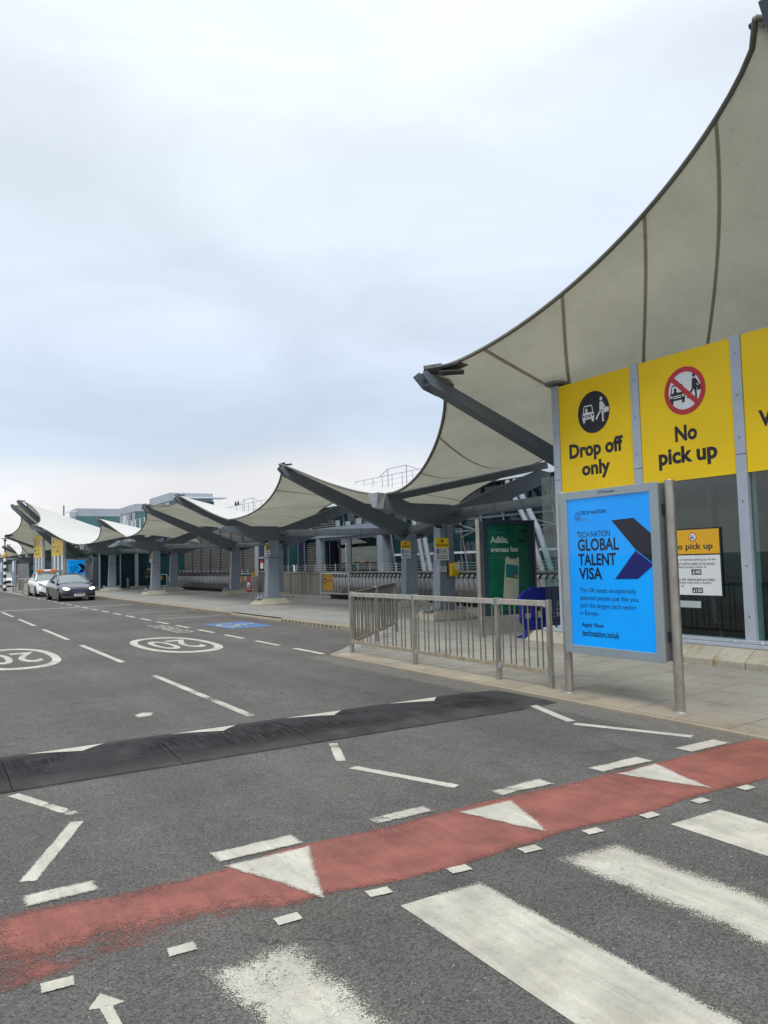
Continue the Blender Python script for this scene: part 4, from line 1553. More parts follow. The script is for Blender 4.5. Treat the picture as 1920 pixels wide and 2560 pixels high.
for t_, z, w in (('£40', 1.375, .085), ('£150', 1.105, .09)):
    board('price_box', pl, -7.52, -7.52 + w * 2, z, z + .08, M['sign_black'], root, .004, .0055)
    text(t_, pl, -7.50, -7.50 + w * 1.65, z + .013, z + .067, M['sign_white'], root, .0065, .02)
root = thing('window_sticker', (9.98, 7.65, .9), 'pale blank sticker on the glass just below the No pick up notice', 'sticker')
board('sheet', Plane((9.98, 0, 0), (0, -1, 0), (0, 0, 1)), -7.78, -7.40, .885, .985, M['interior_pale'], root, -.002, 0)

# benches behind the glass
for k, (yb_, lab) in enumerate([(8.32, 'dark metal bench seat behind the glass, the left one'), (7.42, 'dark metal bench seat behind the glass, right one near the post')]):
    r = thing('bench', (11.1, yb_, .12), lab, 'bench', 'benches behind the glass')
    x = 11.05
    g = MB(); g.hexa([(x, yb_ - .40, .36), (x + .03, yb_ - .40, .36), (x + .03, yb_ + .40, .36), (x, yb_ + .40, .36)], [(x - .16, yb_ - .36, .92), (x - .13, yb_ - .36, .92), (x - .13, yb_ + .36, .92), (x - .16, yb_ + .36, .92)])
    g.build('backrest', M['black'], r)
    g = MB(); g.bb(x + .02, x + .48, yb_ - .40, yb_ + .40, .47, .51); g.build('seat', M['black'], r)
    for s_ in (-.3, .3):
        g = MB(); g.bar((x + .2, yb_ + s_, .47), (x + .1, yb_ + s_, .12), .04, .05); g.build('leg', M['galvanised'], r)

# =================================================================== TERMINAL BUILDING
term = thing('terminal_building', (20, 40, .12), 'grey and dark glass terminal building behind the canopies, with louvred walls and glazed bays', 'building')


def part(name, mat, fn, bevel=0, parent=None):
    g = MB(); fn(g)
    return g.build(name, M[mat], parent or term, bevel=bevel)


FZ = 4.75
# long glass facade set back on the terrace, with inner wall behind the panes
part('back_wall', 'interior_dark', lambda g: g.bb(22.5, 22.8, -24, 41.2, .1, FZ))
part('terrace_floor', 'interior_floor', lambda g: g.bb(17.25, 22.5, -24, 41.2, .5, 1.2))
rb_ = random.Random(8)
y = 41.2
gl_y = [31.9, 30.5, 29.1, 27.7, 26.3, 24.9, 23.5, 22.1, 20.7, 19.3, 17.9, 16.5, 15.1, 13.7, 12.3, 10.9, 9.5, 8.1, 6.7, 5.3, 3.9, 2.5, 1.1, -.3, -1.7]
for a, b in zip(gl_y, gl_y[1:]):
    part('window_pane', 'facade_glass', lambda g: g.bb(20.0, 20.02, b + .03, a - .03, 1.2, 3.32))
    part('window_pane', 'facade_glass', lambda g: g.bb(20.0, 20.02, b + .03, a - .03, 3.40, FZ))
for k, a in enumerate(gl_y):
    part('mullion', 'beam_paint', lambda g: g.bar((19.93, a, 1.2), (19.93, a, FZ), .06, .10, up=(1, 0, 0)))
    part('inclined_mullion', 'ad_side', lambda g: g.tube([(19.80, a - .55, 1.2), (19.86, a - .02, 3.4), (19.86, a + .45, FZ)], .028, 6))
for a, b in zip(gl_y[:-1:3], gl_y[3::3]):
    part('transom', 'white_cladding', lambda g: g.bb(19.86, 19.92, b + .25, a - .25, 1.93, 2.02))
    part('transom', 'beam_paint', lambda g: g.bb(19.90, 19.97, b, a, 3.32, 3.40))
# pale lamps, boards and frames seen inside
for k in range(14):
    a = rb_.uniform(8, 31)
    z = rb_.choice([1.5, 2.3, 2.7, 3.7, 4.2, 4.7])
    part('inside_panel', rb_.choice(['interior_pale', 'teal_panel', 'navy_panel', 'grey_cladding']), lambda g: g.bb(19.955, 19.975, a, a + rb_.uniform(.4, 1.1), z, z + rb_.uniform(.12, .5)))
part('blue_poster', 'sign_blue', lambda g: g.bb(19.94, 19.96, 31.32, 31.95, 2.98, 3.22))
# diagonal bracing inside, behind the canopies
for a in (26.0, 21.5, 17.0, 12.5):
    part('brace', 'ad_side', lambda g: g.tube([(19.7, a, 3.1), (19.7, a - 2.1, 2.6)], .03, 6))
    part('brace', 'ad_side', lambda g: g.tube([(19.7, a, 2.6), (19.7, a - 2.1, 3.1)], .03, 6))
    part('brace', 'ad_side', lambda g: g.tube([(19.72, a + .4, 2.85), (19.72, a - 2.6, 2.85)], .03, 6))
# leaning tubular struts in pairs
for y0, y1 in ((29.0, 27.9), (28.6, 27.45), (22.0, 20.55), (21.6, 20.1), (14.0, 12.7), (13.6, 12.3)):
    part('leaning_strut', 'column_paint', lambda g: g.tube([(19.1, y1, 1.2), (19.15, (y0 + y1) / 2 - .1, 2.7), (19.4, y0 + .6, 4.6)], .11, 12))
# framed glazed bay
by0, by1 = 32.2, 39.66
part('bay_fascia', 'column_paint', lambda g: g.bb(19.70, 20.3, 31.9, 41.2, 3.06, 3.62), .01)
for a, b in ((39.2, 39.66), (32.45, 32.9)):
    part('bay_jamb', 'column_paint', lambda g: g.bb(19.72, 20.2, a, b, 1.2, 3.055), .01)
part('bay_frame', 'beam_paint', lambda g: (g.bb(19.80, 19.9, 38.85, 39.05, 1.2, 3.05), g.bb(19.80, 19.9, 32.9, 33.1, 1.2, 3.05), g.bb(19.8, 19.9, 33.1, 38.85, 2.92, 3.05), g.bb(19.8, 19.9, 35.8, 36.25, 1.2, 2.92)))
for a, b in ((36.25, 38.85), (33.1, 35.8)):
    part('bay_pane', 'pane_glass', lambda g: g.poly([(19.85, b, 1.2), (19.85, a, 1.2), (19.85, a, 2.92), (19.85, b, 2.92)]))
    part('bay_brace', 'galvanised', lambda g: g.tube([(20.6, a + .1, 1.3), (20.6, b - .1, 2.7)], .03, 6))
    part('bay_brace', 'galvanised', lambda g: g.tube([(20.9, b - .3, 1.3), (20.9, a + .3, 2.7)], .03, 6))
part('bay_inner_wall', 'teal_panel', lambda g: g.bb(21.8, 22.0, 32.2, 39.7, 1.2, 3.6))
for k in range(9):
    a = rb_.uniform(33, 38)
    part('bay_inside_panel', rb_.choice(['interior_pale', 'teal_panel', 'green_cladding', 'teal_panel']), lambda g: g.bb(21.5, 21.7, a, a + rb_.uniform(.4, 1.2), rb_.choice([1.6, 2.0, 2.35]), 2.35 + rb_.uniform(.05, .3)))
part('bay_rib', 'white_cladding', lambda g: g.bb(21.4, 21.46, 33.1, 38.8, 2.18, 2.28))
# glass above the bay
for k in range(8):
    a = 32.0 + k * 1.14
    part('window_pane', 'facade_glass', lambda g: g.bb(20.0, 20.02, a + .03, a + 1.11, 3.62, FZ))
    part('mullion', 'beam_paint', lambda g: g.bar((19.93, a, 3.62), (19.93, a + .14, FZ), .06, .10, up=(1, 0, 0)))
for k in range(5):
    a = 32.4 + k * 1.2
    part('inside_panel', 'interior_pale', lambda g: g.bb(19.96, 19.98, a, a + .8, 3.66, 3.66 + rb_.uniform(.2, .4)))
# louvred window left of the bay
part('louvred_window', 'louvre_glass', lambda g: g.bb(19.95, 20.0, 39.7, 41.2, 1.2, 3.05))


def louvres(g, x, y0, y1, z0, z1, pitch, d=.05):
    n = int((z1 - z0) / pitch)
    for k in range(n):
        z = z0 + pitch * k
        g.hexa([(x - d, y0, z), (x, y0, z + .01), (x, y1, z + .01), (x - d, y1, z)], [(x - d, y0, z + pitch * .38), (x, y0, z + pitch * .62), (x, y1, z + pitch * .62), (x - d, y1, z + pitch * .38)])


tag(part('window_louvres', 'louvre', lambda g: louvres(g, 19.93, 39.72, 41.18, 1.25, 3.0, .11)), kind='stuff')
tag(part('upper_louvres', 'louvre', lambda g: louvres(g, 19.93, 37.8, 41.2, 3.7, FZ - .05, .13)), kind='stuff')
# return wall at the end of the terrace, facing the viewer
part('return_wall', 'navy_panel', lambda g: g.bb(17.52, 22.5, 41.25, 41.5, .1, FZ))
part('teal_pane', 'teal_glass', lambda g: g.bb(18.72, 19.22, 41.215, 41.245, 1.25, 2.9))
for x in (17.7, 18.3, 18.66, 19.28, 19.7):
    part('return_mullion', 'frame_paint' if x < 18.6 else 'beam_paint', lambda g: g.bb(x, x + .06, 41.17, 41.245, 1.25, 2.95))
tag(part('return_louvres', 'louvre', lambda g: [g.bb(17.56, 18.3, 41.19, 41.24, z, z + .06) for z in [2.95 + .11 * k for k in range(15)]]), kind='stuff')
part('downpipe', 'grey_cladding', lambda g: g.bb(17.60, 17.75, 41.08, 41.18, .12, 2.6))
# louvred wall beside the far trolleys
part('louvre_backing', 'navy_panel', lambda g: g.bb(17.6, 22.5, 43.3, 61.5, .1, FZ))
for k in range(7):
    a, b = 43.35 + 2.0 * k, 43.35 + 2.0 * (k + 1)
    p_ = part('louvre_panel', 'louvre', lambda g: louvres(g, 17.58, a + .05, b - .05, 1.15, FZ - .1, .105))
    part('louvre_post', 'dark_metal', lambda g: g.bb(17.5, 17.6, b - .05, b + .05, .9, FZ - .05))
part('teal_pane', 'teal_glass', lambda g: g.bb(17.5, 17.56, 57.5, 61.0, .3, 4.5))
# service door
part('door_surround', 'navy_panel', lambda g: g.bb(17.55, 17.9, 41.5, 43.3, .1, FZ))
d_ = part('door', 'dark_metal', lambda g: g.bb(17.48, 17.54, 41.75, 42.75, .14, 2.2))
tag(part('door_louvres', 'louvre', lambda g: louvres(g, 17.475, 41.85, 42.65, .3, 1.35, .08), parent=d_), kind='stuff')
part('door_notice', 'sign_white', lambda g: g.bb(17.44, 17.47, 42.0, 42.35, 1.45, 1.78), parent=d_)
part('door_notice', 'notice_red', lambda g: g.bb(17.44, 17.47, 42.0, 42.35, 1.80, 1.95), parent=d_)
part('door_notice', 'grey_cladding', lambda g: g.bb(17.44, 17.47, 41.85, 42.6, 2.02, 2.14), parent=d_)
for a in (41.62, 42.85, 43.1):
    part('door_post', 'frame_paint', lambda g: g.bb(17.44, 17.55, a, a + .1, .12, 3.0))
# entrance lobbies
for y0, sgn in ((60.0, 1), (10.75, -1)):
    dark = 'facade_glass'
    if sgn > 0:
        part('lobby_wall', 'interior_dark', lambda g: g.bb(12.1, 17.4, 62.8, 63.0, .12, 2.95))
        for x0, x1 in ((12.1, 13.5), (13.55, 14.6), (14.9, 16.2), (16.3, 17.5)):
            part('lobby_pane', dark, lambda g: g.bb(x0, x1, y0 + .2, y0 + .22, .2, 2.75))
        for x in (12.02, 13.5, 14.62, 16.22):
            part('lobby_post', 'frame_paint', lambda g: g.bb(x, x + (.24 if x > 14 and x < 15 else .08), y0 + .1, y0 + .3, .12, 2.95))
        part('lobby_head', 'beam_paint', lambda g: g.bb(12.0, 17.5, y0 + .08, y0 + .32, 2.75, 3.0))
        part('lobby_plinth', 'base_concrete', lambda g: g.bb(14.2, 16.4, y0 - .25, y0 + .08, .12, .30), .03)
for k in range(12):
    a = 62.5 + 2.2 * k
    part('far_pane', 'teal_panel' if k % 3 else 'navy_panel', lambda g: g.bb(17.5, 17.54, a, a + 2.1, .2, 4.5))
    part('far_mullion', 'frame_paint', lambda g: g.bb(17.42, 17.52, a + 2.1, a + 2.2, .12, 4.6))
part('far_wall', 'navy_panel', lambda g: g.bb(17.6, 22, 61.5, 700, .12, FZ))
for k in range(22):
    a = 89.5 + 2.6 * k
    part('far_pane', 'navy_panel' if k % 2 else 'teal_panel', lambda g: g.bb(17.5, 17.54, a, a + 2.3, .9, 3.9))
# dark inner screens behind the near sign wall
part('inner_wall', 'navy_panel', lambda g: g.bb(15.0, 15.1, -7, 15.0, .12, 3.6))
for k in range(15):
    a = -6.6 + 1.44 * k
    part('inner_pane', 'teal_glass' if k % 3 != 1 else 'facade_glass', lambda g: g.bb(14.95, 14.98, a + .06, a + 1.32, .25, 2.7))
    part('inner_post', 'interior_pale' if k % 2 else 'beam_paint', lambda g: g.bb(14.85, 14.98, a - .06, a + .05, .12, 3.3))
part('sky_blocker', 'beam_paint', lambda g: g.bb(11.2, 15.0, -7, 9.9, 3.3, 3.42))  # added ceiling sheet, blocks sky light so the glass looks darker
# roof
part('roof', 'grey_cladding', lambda g: g.bb(19.5, 60, -24, 150, FZ, FZ + .22))
part('roof_edge', 'white_cladding', lambda g: g.bb(19.35, 19.6, -24, 150, FZ - .06, FZ + .30))

# parapet wall of precast panels with a railing
par = thing('parapet_wall', (17.1, 30, .12), 'low stained concrete wall of precast panels behind the trolley rows', 'wall')
k = 0
ys = [41.15, 39.3, 37.5, 37.2, 35.5, 33.6, 31.7, 29.8, 27.9, 26.0, 24.1, 22.2, 20.3, 18.4, 16.5, 14.6, 12.7, 10.8]
for a, b in zip(ys, ys[1:]):
    g = MB(); g.bb(17.0 - (.05 if a - b < .5 else 0), 17.24, b + .012, a - .012, .10, 1.19)
    g.build('wall_panel', M['wall_concrete'], par, bevel=.008)
g = MB(); g.bb(16.97, 17.27, 10.8, 41.15, 1.192, 1.27); g.build('coping', M['wall_concrete'], par)
for a in [57.2 - 1.72 * i for i in range(9)]:
    g = MB(); g.bb(17.0, 17.24, a - 1.70, a, .10, 1.02); g.build('wall_panel', M['wall_concrete'], par, bevel=.008)
g = MB(); g.bb(16.97, 17.27, 43.4, 57.2, 1.025, 1.08); g.build('coping', M['dark_metal'], par)


def terrace_rail(label, y0, y1, z, n, group):
    r = thing('terrace_railing', (17.12, (y0 + y1) / 2, z), label, 'railing', group)
    for i in range(n + 1):
        y = y0 + (y1 - y0) * i / n
        MB().tube([(17.12, y, z), (17.12, y, z + .36)], .022, 8).build('post', M['galvanised'], r)
    for zz in (.10, .20, .30):
        MB().tube([(17.12, y0, z + zz), (17.12, y1, z + zz)], .006, 5).build('cable', M['galvanised'], r)
    return r


terrace_rail('cable railing with short steel posts on the concrete wall behind the nearer trolleys', 11.0, 41.0, 1.27, 28, 'terrace railings')
terrace_rail('cable railing with short steel posts above the far trolley row', 43.5, 57.0, 1.08, 15, 'terrace railings')
# folded bike racks leaning on the wall top
for y, lab in ((38.6, 'white bent tube leaning on the wall top, left of the window bay'), (36.9, 'white bent tube on the wall top, right one near the bay')):
    r = thing('bent_tube', (17.12, y, 1.27), lab, 'rack')
    for k in range(2):
        MB().tube([(17.05, y - .1 * k, 1.27), (17.1, y + .12 - .1 * k, 1.55), (17.1, y + .2 - .1 * k, 1.6), (17.15, y + .27 - .1 * k, 1.5)], .018, 6).build('tube', M['white_cladding'], r)

# =================================================================== ROOF HOUSES AND RAILINGS BEHIND


def roof_house(label, x0, x1, y0, y1, zb, zt, bands, eave=False):
    r = thing('roof_house', ((x0 + x1) / 2, (y0 + y1) / 2, zb), label, 'building')
    zf = zt - (zt - zb) * .22
    g = MB(); g.bb(x0 + .06, x1 - .06, y0 + .06, y1 - .06, zb, zf); g.build('wall', M['green_cladding'], r)
    g = MB(); g.bb(x0, x1, y0, y1, zf, zt); g.build('parapet', M['grey_cladding'], r, bevel=.03)
    n = bands
    for i in range(n):
        a, b = x0 + (x1 - x0) * i / n, x0 + (x1 - x0) * (i + 1) / n
        g = MB(); g.bb(a + .12, b - .05, y0 - .0, y0 + .05, zb, zf - .05); g.build('front_panel', M['green_glass'], r)
    for i in range(n + 1):
        a = x0 + (x1 - x0) * i / n
        g = MB(); g.bb(a - .08, a + .08, y0 - .06, y0 + .06, zb, zf); g.build('corner_post', M['beam_paint'], r)
    m_ = 5
    for i in range(m_):
        a, b = y0 + (y1 - y0) * i / m_, y0 + (y1 - y0) * (i + 1) / m_
        g = MB(); g.bb(x0 - .02, x0 + .04, a + .12, b - .10, zb, zf - .12); g.build('side_window', M['facade_glass'] if i == 1 else M['white_cladding'] if i in (3,) else M['grey_cladding'], r)
    if eave:
        g = MB(); g.hexa([(x0 + .3, y0 - 1.3, zf + .15), (x1 + 1.0, y0 - 1.3, zf + .25), (x1 + 1.0, y0 + .3, zf + .25), (x0 + .3, y0 + .3, zf + .15)],
                         [(x0 + .3, y0 - 1.3, zf + .30), (x1 + 1.0, y0 - 1.3, zf + .34), (x1 + 1.0, y0 + .3, zf + .40), (x0 + .3, y0 + .3, zf + .40)])
        g.build('eave', M['white_cladding'], r)
    return r


roof_house('grey clad roof house with a white eave, right of the three', 20.15, 24.2, 70, 77, FZ + .2, 8.42, 1, True)
roof_house('grey roof house with tall side windows, middle of the three', 21.95, 25.3, 90, 97.6, FZ + .2, 8.98, 1)
rh = roof_house('wide green glass roof house, left of the three behind the white canopy', 19.1, 25.0, 110, 115.4, FZ + .2, 9.85, 2)
r = thing('roof_mast', (17.6, 110, 5.5), 'thin mast at the left end of the green roof house', 'mast')
MB().tube([(17.5, 110, 5.5), (17.5, 110, 10.2)], [.12, .09], 8).build('pole', M['beam_paint'], r)
g = MB(); g.hexa([(17.5, 109.9, 9.2), (19.1, 109.7, 9.35), (19.1, 110.3, 9.35), (17.5, 110.1, 9.2)], [(17.5, 109.9, 9.3), (19.1, 109.7, 9.5), (19.1, 110.3, 9.5), (17.5, 110.1, 9.3)]); g.build('bracket', M['white_cladding'], r)
for a, b, gab, lab in ((33.8, 42.5, 37.6, 'thin roof railing behind the valley of the near canopies'), (56.5, 67.5, 60.6, 'thin roof railing with two birds, behind the white canopy top'), (75, 89, None, 'white roof railing in front of the middle roof house')):
    x = 24 if gab else 19.6
    zt = (6.72 if a < 40 else 6.78) if gab else 6.55
    r = thing('roof_railing', (x, (a + b) / 2, FZ + .2), lab, 'railing')
    mt = M['grey_cladding'] if gab else M['white_cladding']
    n = 8
    for i in range(n + 1):
        y = a + (b - a) * i / n
        MB().tube([(x, y, FZ + .2), (x, y, zt)], .020 if gab else .06, 6).build('post', mt, r)
    for dz in (0, -.28, -.56):
        MB().tube([(x, a, zt + dz), (x, b, zt + dz)], .018 if dz == 0 else .009, 6).build('rail', mt, r)
    if gab:
        MB().tube([(x, gab - 2.2, zt), (x, gab - 1.0, zt + .38), (x, gab + 1.0, zt + .38), (x, gab + 2.0, zt)], .022, 6).build('raised_rail', mt, r)
        for e in (-1, 1):
            MB().tube([(x, gab + e, FZ + .2), (x, gab + e, zt + .38)], .028, 6).build('post', mt, r)
for y in (63.6, 63.0):
    r = thing('bird', (24, y, 6.78), 'small dark bird perched on the thin roof railing', 'bird', 'birds on the roof railing')
    b_ = MB().lathe((24, y, 6.79), [(.02, 0), (.09, .06), (.11, .14), (.07, .24), (.055, .29), (.06, .34), (.03, .39)], 10).build('body', M['black'], r, smooth=True)
    g = MB(); g.hexa([(23.97, y - .05, 6.86), (24.03, y - .05, 6.86), (24.02, y - .22, 6.74), (23.98, y - .22, 6.74)], [(23.97, y - .05, 6.90), (24.03, y - .05, 6.90), (24.02, y - .22, 6.76), (23.98, y - .22, 6.76)]); g.build('tail', M['black'], r)

# =================================================================== LUGGAGE TROLLEYS
tr = thing('luggage_trolley', (0, 0, 0), 'luggage trolley', 'trolley', 'x')
# stands along y, the pushing end towards -y; width across x
g = MB()
cv = [(-.30, .50), (-.315, .60), (-.31, .72), (-.285, .84), (-.255, .93)]
rows = [[(-.27, y_, z_) for y_, z_ in cv], [(.27, y_, z_) for y_, z_ in cv]]
g.grid(rows)
g.grid([[(x, y_ + .012, z_) for y_, z_ in cv] for x in (-.27, .27)])
g.build('back_sheet', M['trolley_sheet'], tr, smooth=True)
for s_ in (-1, 1):
    MB().tube([(s_ * .285, .42, .20), (s_ * .285, .05, .24), (s_ * .285, -.26, .30), (s_ * .285, -.33, .56), (s_ * .28, -.28, .88), (s_ * .27, -.26, .95)], .014, 6).build('side_tube', M['trolley_steel'], tr, smooth=True)
    g = MB()
    for q_ in (-.24,):
        g.tube([(s_ * .30 - .02, q_, .095), (s_ * .30 + .02, q_, .095)], .095, 12)
    g.build('wheel', M['rubber_tyre'], tr)
    MB().tube([(s_ * .27, -.26, .93), (s_ * .27, -.30, 1.02), (s_ * .25, -.40, 1.085), (s_ * .20, -.44, 1.09), (s_ * .10, -.44, 1.09)], .030, 6).build('handle_grip', M['black'], tr, smooth=True)
MB().tube([(-.10, -.44, 1.09), (.10, -.44, 1.09)], .02, 6).build('handle_bar', M['black'], tr)
g = MB(); g.hexa([(-.12, -.36, .955), (.12, -.36, .955), (.12, -.24, .955), (-.12, -.24, .955)], [(-.12, -.40, 1.02), (.12, -.40, 1.02), (.12, -.26, 1.04), (-.12, -.26, 1.04)])
g.build('handle_plate', M['sign_white'], tr)
g = MB(); g.tube([(-.03, .40, .08), (.03, .40, .08)], .08, 10); g.build('front_wheel', M['rubber_tyre'], tr)
g = MB(); g.bb(-.26, .26, -.22, .44, .20, .225); g.build('tray', M['trolley_steel'], tr)
NEAR_L = 'silver luggage trolley nested in the nearer row along the concrete wall'
FAR_L = 'silver luggage trolley nested in the far row below the louvred wall'
n1, n2 = 50, 50
for k in range(n1 + n2):
    if k < n1: loc, lab, gp = (16.15, 30.6 - .285 * k, .12), NEAR_L, 'nearer row of nested trolleys'
    else: loc, lab, gp = (16.25, 56.4 - .265 * (k - n1), .12), FAR_L, 'far row of nested trolleys'
    if k == 0: lab = 'end luggage trolley of the nearer row, beside the amber Trolleys board'
    if k == n1 + n2 - 1: lab = 'end luggage trolley of the far row, beside the traffic cone'
    if k == n1: lab = 'last luggage trolley of the far row, at its left end'
    if k == 0:
        tr.location = loc; tr['label'] = lab; tr['group'] = gp
    else:
        copy_thing(tr, loc, 0, lab, gp)


def trolley_rail(label, y0, y1, z, group):
    r = thing('trolley_rail', (15.72, (y0 + y1) / 2, .12), label, 'rail', group)
    MB().tube([(15.72, y0, .12), (15.72, y0, z)], .035, 8).build('post', M['galvanised'], r)
    MB().tube([(15.72, y1, .12), (15.72, y1, z)], .035, 8).build('post', M['galvanised'], r)
    MB().bar((15.72, y0 + .05, z), (15.72, y1 - .05, z), .05, .05).build('top_rail', M['white_cladding'], r)
    MB().bar((15.72, y0 + .05, .36), (15.72, y1 - .05, .36), .04, .04).build('low_rail', M['white_cladding'], r)


trolley_rail('short white rail at the left end of the nearer trolley row', 31.2, 28.6, 1.22, 'rails at the trolley rows')
trolley_rail('short white rail at the right end of the far trolley row', 41.7, 39.3, 1.20, 'rails at the trolley rows')
trolley_rail('short white rail at the left end of the far trolley row', 57.9, 55.5, 1.16, 'rails at the trolley rows')


def amber_board(label, x, y0, y1, z0, z1, word, tall=True):
    r = thing('trolley_board', (x, y0, z0), label, 'sign')
    pl = Plane((x, 0, 0), (0, -1, 0), (0, 0, 1))
    board('plate', pl, -y0, -y1, z0, z1, M['trolley_orange'], r, -.02, 0)
    w, h = y0 - y1, z1 - z0
    disc('arrow_disc', pl, -y0 + w * .22, z1 - h * .42, min(w, h) * .17, M['sign_black'], r, .003, 16)
    disc('arrow_dot', pl, -y0 + w * .22, z1 - h * .42, min(w, h) * .08, M['sign_white'], r, .005, 12)
    text('Trolleys', pl, -y0 + w * .40, -y1 - w * .04, z1 - h * .52, z1 - h * .32, M['notice_red'], r, .003, .02)
    return r


amber_board('amber Trolleys board at the left end of the nearer trolley row', 15.80, 31.15, 30.2, .48, 1.18, 'Trolleys')
amber_board('amber Trolleys board on the rail right of the far trolley row', 15.68, 41.65, 40.6, .76, 1.08, 'Trolleys')
amber_board('amber Trolleys board at the left end of the far trolley row', 15.68, 57.85, 56.6, .78, 1.05, 'Trolleys')

# cone and notice boards by the service door
r = thing('traffic_cone', (16.8, 42.6, .12), 'orange and white traffic cone beside the louvred door', 'cone')
g = MB(); g.bb(16.58, 17.02, 42.38, 42.82, .12, .165); g.build('base', M['cone_orange'], r, bevel=.02)
MB().lathe((16.8, 42.6, .165), [(.17, 0), (.135, .20)], 16).build('lower_cone', M['cone_orange'], r, smooth=True)
MB().lathe((16.8, 42.6, .365), [(.135, 0), (.075, .30)], 16).build('white_band', M['sign_white'], r, smooth=True)
MB().lathe((16.8, 42.6, .665), [(.075, 0), (.035, .12), (.0, .125)], 16).build('tip', M['cone_orange'], r, smooth=True)
r = thing('cone_sign', (16.75, 42.58, .78), 'red and white notice board held above the traffic cone', 'sign')
pl = FXY(42.55)
board('plate', pl, 16.52, 16.96, .775, 1.04, M['sign_white'], r)
board('red_part', pl, 16.64, 16.945, .92, 1.025, M['notice_red'], r, 0, .003)
board('red_part', pl, 16.64, 16.945, .79, .895, M['notice_red'], r, 0, .003)
disc('symbol', pl, 16.58, .97, .03, M['sign_black'], r, .002, 10); disc('symbol', pl, 16.58, .85, .03, M['sign_black'], r, .002, 10)
r = thing('totem_sign', (17.12, 42.6, .12), 'narrow upright amber and white sign right of the traffic cone', 'sign')
board('white_part', pl, 17.01, 17.22, .25, .83, M['sign_white'], r, -.03, 0)
board('amber_part', pl, 17.01, 17.22, .83, 1.27, M['trolley_orange'], r, -.03, 0)
board('foot', pl, 17.03, 17.20, .12, .25, M['dark_metal'], r, -.06, 0)
disc('ring', pl, 17.115, .66, .07, M['sign_black'], r, .002, 16, .05); disc('ring', pl, 17.115, .48, .06, M['notice_red'], r, .002, 16, .04)
lines(pl, 17.03, 17.20, 1.19, .11, 4, M['sign_black'], r, .002, .05)

# blue plastic barrier by the end of the glass wall
r = thing('plastic_barrier', (10.7, 11.6, .12), 'blue plastic pedestrian barrier beside the concrete plinth', 'barrier')
X = lambda x, z: (x, 11.6, z)
out = [(10.15, .95), (10.30, 1.04), (10.40, 1.04), (10.42, 1.10), (11.30, 1.10), (11.34, 1.02), (11.45, .95), (11.45, .40), (11.30, .28), (10.36, .28), (10.18, .45)]
g = MB()
# frame pieces around openings
def bar2(z0, z1, x0, x1): g.bb(x0, x1, 11.57, 11.63, z0, z1)
g.ext([X(*p) for p in [(10.13, .90), (10.30, 1.06), (10.40, 1.06), (10.42, 1.10), (11.30, 1.10), (11.34, 1.04), (11.47, .90), (11.47, .80), (10.13, .80)]], (0, .06, 0))
g.ext([X(*p) for p in [(10.17, .50), (11.43, .50), (11.43, .42), (11.28, .27), (10.34, .27), (10.17, .44)]], (0, .06, 0))
for a, b in ((10.15, 10.27), (10.44, 10.54), (10.72, 10.82), (11.0, 11.1), (11.33, 11.45)):
    bar2(.499, .801, a, b)
g.build('panel', M['barrier_blue'], r, bevel=.01)
for x in (10.28, 11.30):
    g = MB(); g.ext([(x - .03, 11.30, .12), (x - .03, 11.9, .12), (x - .03, 11.66, .20), (x - .03, 11.65, .30), (x - .03, 11.55, .30), (x - .03, 11.54, .20)], (.06, 0, 0)); g.build('foot', M['barrier_blue'], r)

# =================================================================== BEACON, BOLLARD
r = thing('beacon_pole', (6.75, 71, pz(6.75)), 'black and white striped crossing beacon with a yellow globe at the left edge', 'beacon')
n = 10
for k in range(n):
    z0, z1 = .04 + .272 * k, .04 + .272 * (k + 1)
    MB().lathe((6.75, 71, 0), [(.115 if k else .14, z0), (.11 if k else .14, z1)], 14).build('band', M['sign_white'] if k % 2 else M['sign_black'], r, smooth=False)
MB().lathe((6.75, 71, 3.0), [(.05, -.24), (.13, -.17), (.19, -.02), (.17, .12), (.09, .2), (.03, .22)], 16).build('globe', M['globe_yellow'], r, smooth=True)
MB().tube([(6.75, 71, 3.2), (6.75, 71, 4.15)], .05, 8).build('upper_pole', M['dark_metal'], r)
g = MB(); g.lathe((6.75, 71, 4.1), [(.04, 0), (.12, .08), (.14, .2), (.04, .24)], 10); g.bb(6.45, 6.75, 70.95, 71.05, 4.36, 4.42); g.bb(6.70, 6.80, 70.95, 71.05, 4.3, 4.42); g.build('lamp_head', M['ad_side'], r)
r = thing('bollard', (13.85, 59.2, .12), 'short grey bollard in front of the dark doors', 'bollard')
MB().lathe((13.8, 58.9, .12), [(.09, 0), (.09, .62)], 12).build('shaft', M['ad_side'], r)
MB().lathe((13.8, 58.9, .745), [(.09, 0), (.09, .16), (.05, .2)], 12).build('cap', M['kerb_stone'], r)
# slim glass screen post
r = thing('screen_post', (11.96, 59.6, .12), 'tall slim grey screen post right of the grey saloon', 'post')
MB().tube([(11.96, 59.6, .12), (11.96, 59.6, 2.55)], .05, 8).build('pole', M['frame_paint'], r)
g = MB(); g.bb(11.98, 12.06, 59.58, 59.62, .4, 2.4); g.build('pane_edge', M['teal_glass'], r)


# =================================================================== CARS
def loft(secs, closed=False):
    g = MB()
    g.grid(secs)
    return g


